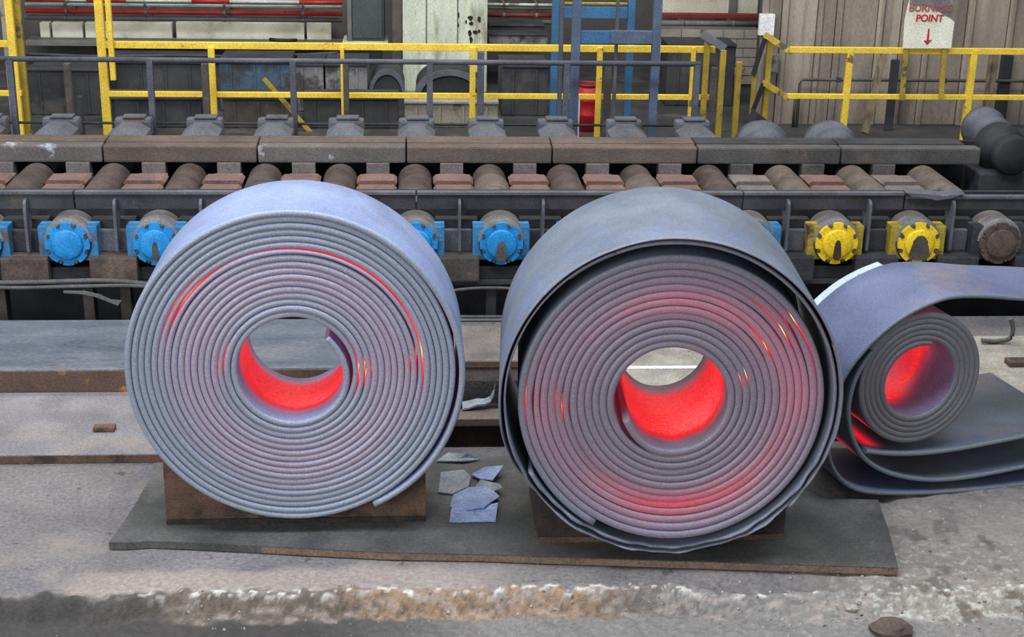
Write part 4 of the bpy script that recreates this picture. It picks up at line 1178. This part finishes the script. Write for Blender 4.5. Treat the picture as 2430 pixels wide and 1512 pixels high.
# blue frame
t = thing('blue_frame', (on_y(1440, 300, 16).x, 16.0, .4), 'blue painted steel frame with four columns and cross beams', 'steel frame')
def colm(px, yb, Y, wpx, mt, name='column'):
    x = on_y(px, 150, Y).x; hw = wpx / 2 * Y / F_PX
    MB().bbox(x - hw, x + hw, Y, Y + .1, .4, 3.0, .006).build(name, mt, t)
colm(1316, 300, 17.6, 16, FBLUE); colm(1494, 300, 17.6, 17, FBLUE)
colm(1366, 320, 15.7, 20, FBLUED); colm(1556, 320, 15.7, 19, FBLUED)
colm(1331, 320, 16.4, 9, RAILD, 'thin_post'); colm(1462, 320, 15.9, 6, RAILD, 'thin_post')
e = pxbox(1322, 16, 1490, 44, 17.62, .08); MB().bbox(*e, .006).build('cross_beam', FBLUE, t)
e = pxbox(1374, 74, 1448, 104, 15.72, .08); MB().bbox(*e, .006).build('cross_beam', FBLUE, t)
e = pxbox(1448, 74, 1550, 104, 15.73, .08); MB().bbox(*e, .006).build('cross_beam', FBLUED, t)
e = pxbox(1322, 6, 1490, 11, 17.64, .05)
MB().bbox(*e, .006).build('hand_bar', RAILYD, t)
# red drum
c = on_y(1394, 260, 17.9); zt2 = on_y(1394, 198, 17.9).z; r = 30 * 17.9 / F_PX
t = thing('red_drum', (c.x, 17.9, .4), 'red steel drum standing behind the blue frame', 'drum')
def zl(prof, mt, name, cx, cy, n=24):
    vs, fs = [], []
    for rr, z in prof:
        for k in range(n):
            a = 2 * PI * k / n
            vs.append((cx + rr * math.cos(a), cy + rr * math.sin(a), z))
    for i in range(len(prof) - 1):
        for k in range(n):
            fs.append((i * n + k, i * n + (k + 1) % n, (i + 1) * n + (k + 1) % n, (i + 1) * n + k))
    return MB().add(vs, fs, True).build(name, mt, t)
h = zt2 - .4
zl([(0, .4), (r, .4), (r, .4 + h * .33), (r * 1.04, .4 + h * .35), (r, .4 + h * .37), (r, .4 + h * .64), (r * 1.04, .4 + h * .66), (r, .4 + h * .68), (r, zt2 - .02), (0, zt2 - .02)], REDDRUM, 'drum_body', c.x, 17.9)
zl([(r * .93, zt2 - .02), (r * 1.04, zt2 - .02), (r * 1.04, zt2 + .005), (r * .93, zt2 + .005), (r * .93, zt2 - .02)], REDD, 'rim', c.x, 17.9)
e = pxbox(1366, 232, 1376, 300, 17.4, .05)
tag(MB().bbox(*e[:4], .4, e[5], .006).build('white_stake', WPIPE), 'short white stake in front of the red drum', 'stake')
# blockwork and panels beyond the frame
t = thing('rust_stained_panel', (on_y(1650, 10, 21.5).x, 21.5, on_y(1650, 34, 21.5).z), 'white wall panel with an orange rust stain above the dull red beam', 'panel')
e = pxbox(1566, -40, 1732, 33, 21.5, .1); MB().bbox(*e, .01).build('panel_face', WHITEPO, t)
e = pxbox(1732, -40, 1750, 33, 21.45, .1); MB().bbox(*e, .01).build('panel_post', GPIPE, t)
e = pxbox(1750, -40, 1800, 33, 21.5, .1); MB().bbox(*e, .01).build('panel_face', WHITEP, t)
e = pxbox(1560, 33, 1800, 44, 21.2, .12)
simple('red_beam', e, REDD, 'dull red beam running to the sheet metal wall', 'beam')
pipe(1560, 1800, 56, 21.2, 7, GPIPE, 'thick dusty pipe below the dull red beam')
# blockwork wall: individual blocks
e = pxbox(1566, 70, 1800, 135, 20.8, .3)
t = thing('blockwork', ((e[0] + e[1]) / 2, 20.8, .4), 'low pale blockwork wall below the thick dusty pipe', 'wall')
MB().box(e[0], e[1], 20.83, 21.1, .4, e[5]).build('mortar_core', GPIPE, t)
zz = e[5]; row = 0
while zz > .5:
    xx = e[0] - (.1 if row % 2 else 0)
    while xx < e[1]:
        xe = min(xx + .3, e[1]); xs_ = max(xx, e[0])
        if xe - xs_ > .03: MB().box(xs_ + .004, xe - .004, 20.8, 20.84, zz - .125, zz - .006).build('block', BRICKW, t)
        xx += .3
    zz -= .13; row += 1
# notice on the wall edge
e = pxbox(1802, 34, 1838, 84, 18.24, .06)
tag(MB().box(*e).build('notice', PAPER), 'blank white notice fixed at the edge of the sheet metal wall', 'notice')
# sign
YS = 16.9
t = thing('sign_board', (on_y(2203, 60, YS).x, YS, ZM), 'cream white sign board reading BURNING POINT with a red down arrow', 'sign')
pts = [on_y(px, py, YS) for px, py in ((2143, 115), (2257, 115), (2265, 52), (2240, 30), (2232, 0), (2225, -30), (2168, -34), (2156, 10), (2147, 50))]
MB().prism(pts, (0, .02, 0)).build('board', SIGNW, t)
pts = [on_y(px, py, YS - .004) for px, py in ((2158, 8), (2170, 15), (2190, 14), (2212, 18), (2226, 26), (2240, 36), (2254, 42), (2262, 40), (2264, 24), (2256, 6), (2250, -30), (2165, -34))]
MB().prism(pts, (0, .003, 0)).build('soot_patch', SOOT, t)
for px, b in ((2146, 237), (2237, 232)):
    a1_ = on_y(px + 4, 113, YS + .03); a2_ = on_y(px - (6 if px < 2200 else 4), b, YS + .03)
    MB().bar(a1_, a2_, .055, .03).build('sign_leg', RAILYD, t)
def word(txt, px, py, hpx, mt, tilt=0.0):
    cu = bpy.data.curves.new('lettering', 'FONT'); cu.body = txt; cu.align_x = 'CENTER'; cu.align_y = 'CENTER'
    cu.size = hpx / .70 * YS / F_PX; cu.extrude = .0015; cu.shear = .04; cu.offset = .0025
    o = bpy.data.objects.new('lettering', cu); col.objects.link(o)
    bpy.context.view_layer.update()
    me = bpy.data.meshes.new_from_object(o.evaluated_get(bpy.context.evaluated_depsgraph_get()))
    bpy.data.objects.remove(o, do_unlink=True)
    me.materials.clear(); me.materials.append(mt)
    c = on_y(px, py, YS - .009)
    me.transform(Matrix.Translation(c - Vector(t['_w'])) @ Matrix.Rotation(tilt, 4, 'Y') @ Matrix.Rotation(PI / 2, 4, 'X'))
    n = bpy.data.objects.new('lettering', me); col.objects.link(n); n.parent = t
word('BURNING', 2209, 20, 17, SIGNRD); word('POINT', 2206, 44, 16, SIGNR)
pts = [on_y(px, py, YS - .006) for px, py in ((2203, 68), (2206, 68), (2204, 96), (2212, 94), (2200, 107), (2192, 96), (2199, 96))]
MB().prism(pts, (0, .004, 0)).build('arrow', SIGNR, t)
# pipework in front of the wall
Y = 18.1
z = on_y(2100, 190, Y).z; x0 = on_y(1899, 190, Y).x
t = thing('wall_pipe', (x0, Y, .4), 'thin dark pipe with a downturned end in front of the sheet metal wall', 'pipe')
MB().tube([(x0, Y, .4), (x0, Y, z - .05), (x0 + .015, Y, z - .015), (x0 + .05, Y, z), (9.2, Y, z)], .02, 8).build('pipe_run', RAILB, t)
for px in (1990, 2122, 2240): 
    x = on_y(px, 190, Y).x; MB().bbox(x - .03, x + .03, Y - .03, Y + .03, z - .03, z + .03, .006).build('clamp', DARK, t)
x = on_y(1885, 260, Y).x
tag(MB().tube([(x, Y, .4), (x, Y, on_y(1885, 232, Y).z)], .018, 8).build('short_pipe', DARK), 'short dark upright pipe beside the downturned wall pipe', 'pipe')
tag(MB().bar(on_y(2094, 136, 17.6), on_y(2052, 316, 17.25), .085, .05).build('leaning_plank', WOOD), 'weathered plank leaning against the yellow rail', 'plank')
x = on_y(2122, 190, 17.9).x
tag(MB().bbox(x - .05, x + .05, 17.9, 17.96, .4, on_y(2122, 142, 17.9).z, .01).build('steel_post', DARK), 'dark post behind the leaning plank', 'post')
for px, w_, lab in ((2385, 18, 'dark column beside the broad grey-brown post at the sheet metal wall'),):
    x = on_y(px, 200, 18.12).x
    tag(MB().bbox(x - .07, x + .07, 18.12, 18.2, .4, on_y(px, 132, 18.12).z, .01).build('column', DARKER), lab, 'column')
# small box lamp and bracket inside the return rail
e = pxbox(1822, 128, 1848, 174, 18.05, .23)
tag(MB().bbox(*e, .02).build('switch_box', MURKL), 'dusty switch box behind the returned end of the yellow rail', 'switch box')
tag(MB().prism([on_y(px, py, 15.6) for px, py in ((1786, 300), (1800, 270), (1852, 312), (1852, 470), (1786, 470))], (0, .3, 0)).build('dark_chute', DARKER), 'dark sloping chute between rear bearing caps and yellow rail', 'chute')

# ------------------------------------------------------------------ loose debris on the floor (uncountable chips)
random.seed(11)
vs, fs = [], []
def chip(x, y, s):
    z = ground_h(x, y)[0] if -3.6 < x < 4.8 and y < 9.0 else 0
    base = len(vs)
    a0 = random.random() * 6
    k = 5
    for j in range(k):
        a = a0 + 2 * PI * j / k
        q = s * (.6 + .6 * random.random())
        vs.append((x + q * math.cos(a), y + q * math.sin(a) * .8, z - .002))
    for j in range(k):
        a = a0 + 2 * PI * j / k
        q = s * (.3 + .4 * random.random())
        vs.append((x + q * math.cos(a), y + q * math.sin(a) * .8, z + s * (.3 + .4 * random.random())))
    fs.append([base + k + j for j in range(k)])
    for j in range(k): fs.append((base + j, base + (j + 1) % k, base + k + (j + 1) % k, base + k + j))
def scatter(n, x0, x1, y0, y1, s0, s1):
    for _ in range(n): chip(random.uniform(x0, x1), random.uniform(y0, y1), random.uniform(s0, s1) ** 1)
scatter(110, -1.3, 3.6, 7.25, 7.5, .004, .016)
scatter(240, 1.8, 4.2, 6.95, 7.6, .004, .018)
scatter(160, 2.95, 4.2, 7.5, 8.4, .004, .013)
scatter(40, -.9, 2.2, 6.9, 7.2, .004, .012)
WCHIP = mat('pale_chips', (112, 106, 98), (186, 180, 168), 14, .85, 0, .2, (84, 78, 74), 9, .56)
tag(MB().add(vs, fs).build('floor_debris', WCHIP, origin=(0, 0, 0)), 'scattered pale chips of concrete and scale on the floor', 'debris', kind='stuff')
vs, fs = [], []
random.seed(21)
scatter(60, -3.2, -1.9, 7.2, 8.8, .003, .007)
scatter(40, -2.0, 1.2, 7.45, 7.75, .003, .009)
tag(MB().add(vs, fs).build('floor_debris', WCHIP, origin=(0, 0, 0)), 'few tiny chips sprinkled over the smooth grey floor', 'debris', kind='stuff')
for px, py, s, lab in ((2020, 1455, .03, 'white concrete lump with a flat top on the broken floor lip'), (2105, 1470, .042, 'larger white concrete lump on the broken floor lip'), (2115, 1500, .09, 'dark brown slag lump at the bottom of the broken floor')):
    vs, fs = [], []
    q = on_z(px, py, -.07)
    for lay, (k_, h_) in enumerate(((1.0, 0), (1.05, .35), (.75, .7), (.3, .85))):
        for j in range(9):
            a = 2 * PI * j / 9
            rr = s * k_ * (1 + .25 * noise.noise(Vector((j * .9, lay, px))))
            vs.append((q.x + rr * 1.3 * math.cos(a), q.y + rr * math.sin(a), ground_h(q.x, q.y)[0] - .004 + s * h_))
    for lay in range(3):
        for j in range(9): fs.append((lay * 9 + j, lay * 9 + (j + 1) % 9, lay * 9 + 9 + (j + 1) % 9, lay * 9 + 9 + j))
    fs.append([27 + j for j in range(9)]); fs.append(list(range(9))[::-1])
    tag(MB().add(vs, fs).build('rubble_lump', RUSTCAP if 'dark' in lab else PALEC), lab, 'rubble')
# pale worn concrete pad and scraps seen past the coils
pd = thing('concrete_pad', (3.2, 10.5, 0), 'pale worn concrete pad on the floor behind the slate grey coil', 'concrete pad')
MB().bbox(1.5, 6.2, 9.45, 11.5, .0, .03, .01).build('pad_body', PALEC, pd)
a_ = on_z(1500, 872, .035)
MB().bbox(a_.x - .3, a_.x + .55, a_.y - .03, a_.y + .03, .03, .036, .002).build('chalk_line', PAPER, pd)
q = on_z(2405, 868, .03)
tag(MB().bbox(q.x - .05, q.x + .16, q.y - .04, q.y + .08, .03, .075, .01).build('rusty_bar_end', RUST), 'rusty bar end lying on the pale concrete pad', 'bar end')
q = on_z(2390, 760, .0)
hose([(2330, 808, 11.3), (2365, 810, 11.3), (2396, 803, 11.3), (2404, 780, 11.3), (2398, 756, 11.3)], .02, 'bent grey hose end sticking up behind the partly unrolled coil')
lz = on_y(445, 99, 22.0).z + .022; lx = on_y(672, 97, 22.1).x
tag(MB().tube([(lx - .2, 22.15, lz), (lx - .08, 22.08, lz), (lx + .06, 22.05, lz), (lx + .2, 22.1, lz)], .024, 8).build('hose', DARKER), 'black curved hose lying on the long dusty ledge', 'hose')
for i, (y0, sag, lab) in enumerate(((128, 6, 'upper sooty cable sagging behind the long yellow rail'), (140, 9, 'lower sooty cable sagging behind the long yellow rail'))):
    hose([(60, y0, 19.6), (240, y0 + sag, 19.6), (420, y0 + sag * .6, 19.6), (600, y0 + sag, 19.6), (800, y0 - 2, 19.6)], .022, lab, DARK)
# clean helper data
for o in bpy.data.objects:
    if '_w' in o: del o['_w']
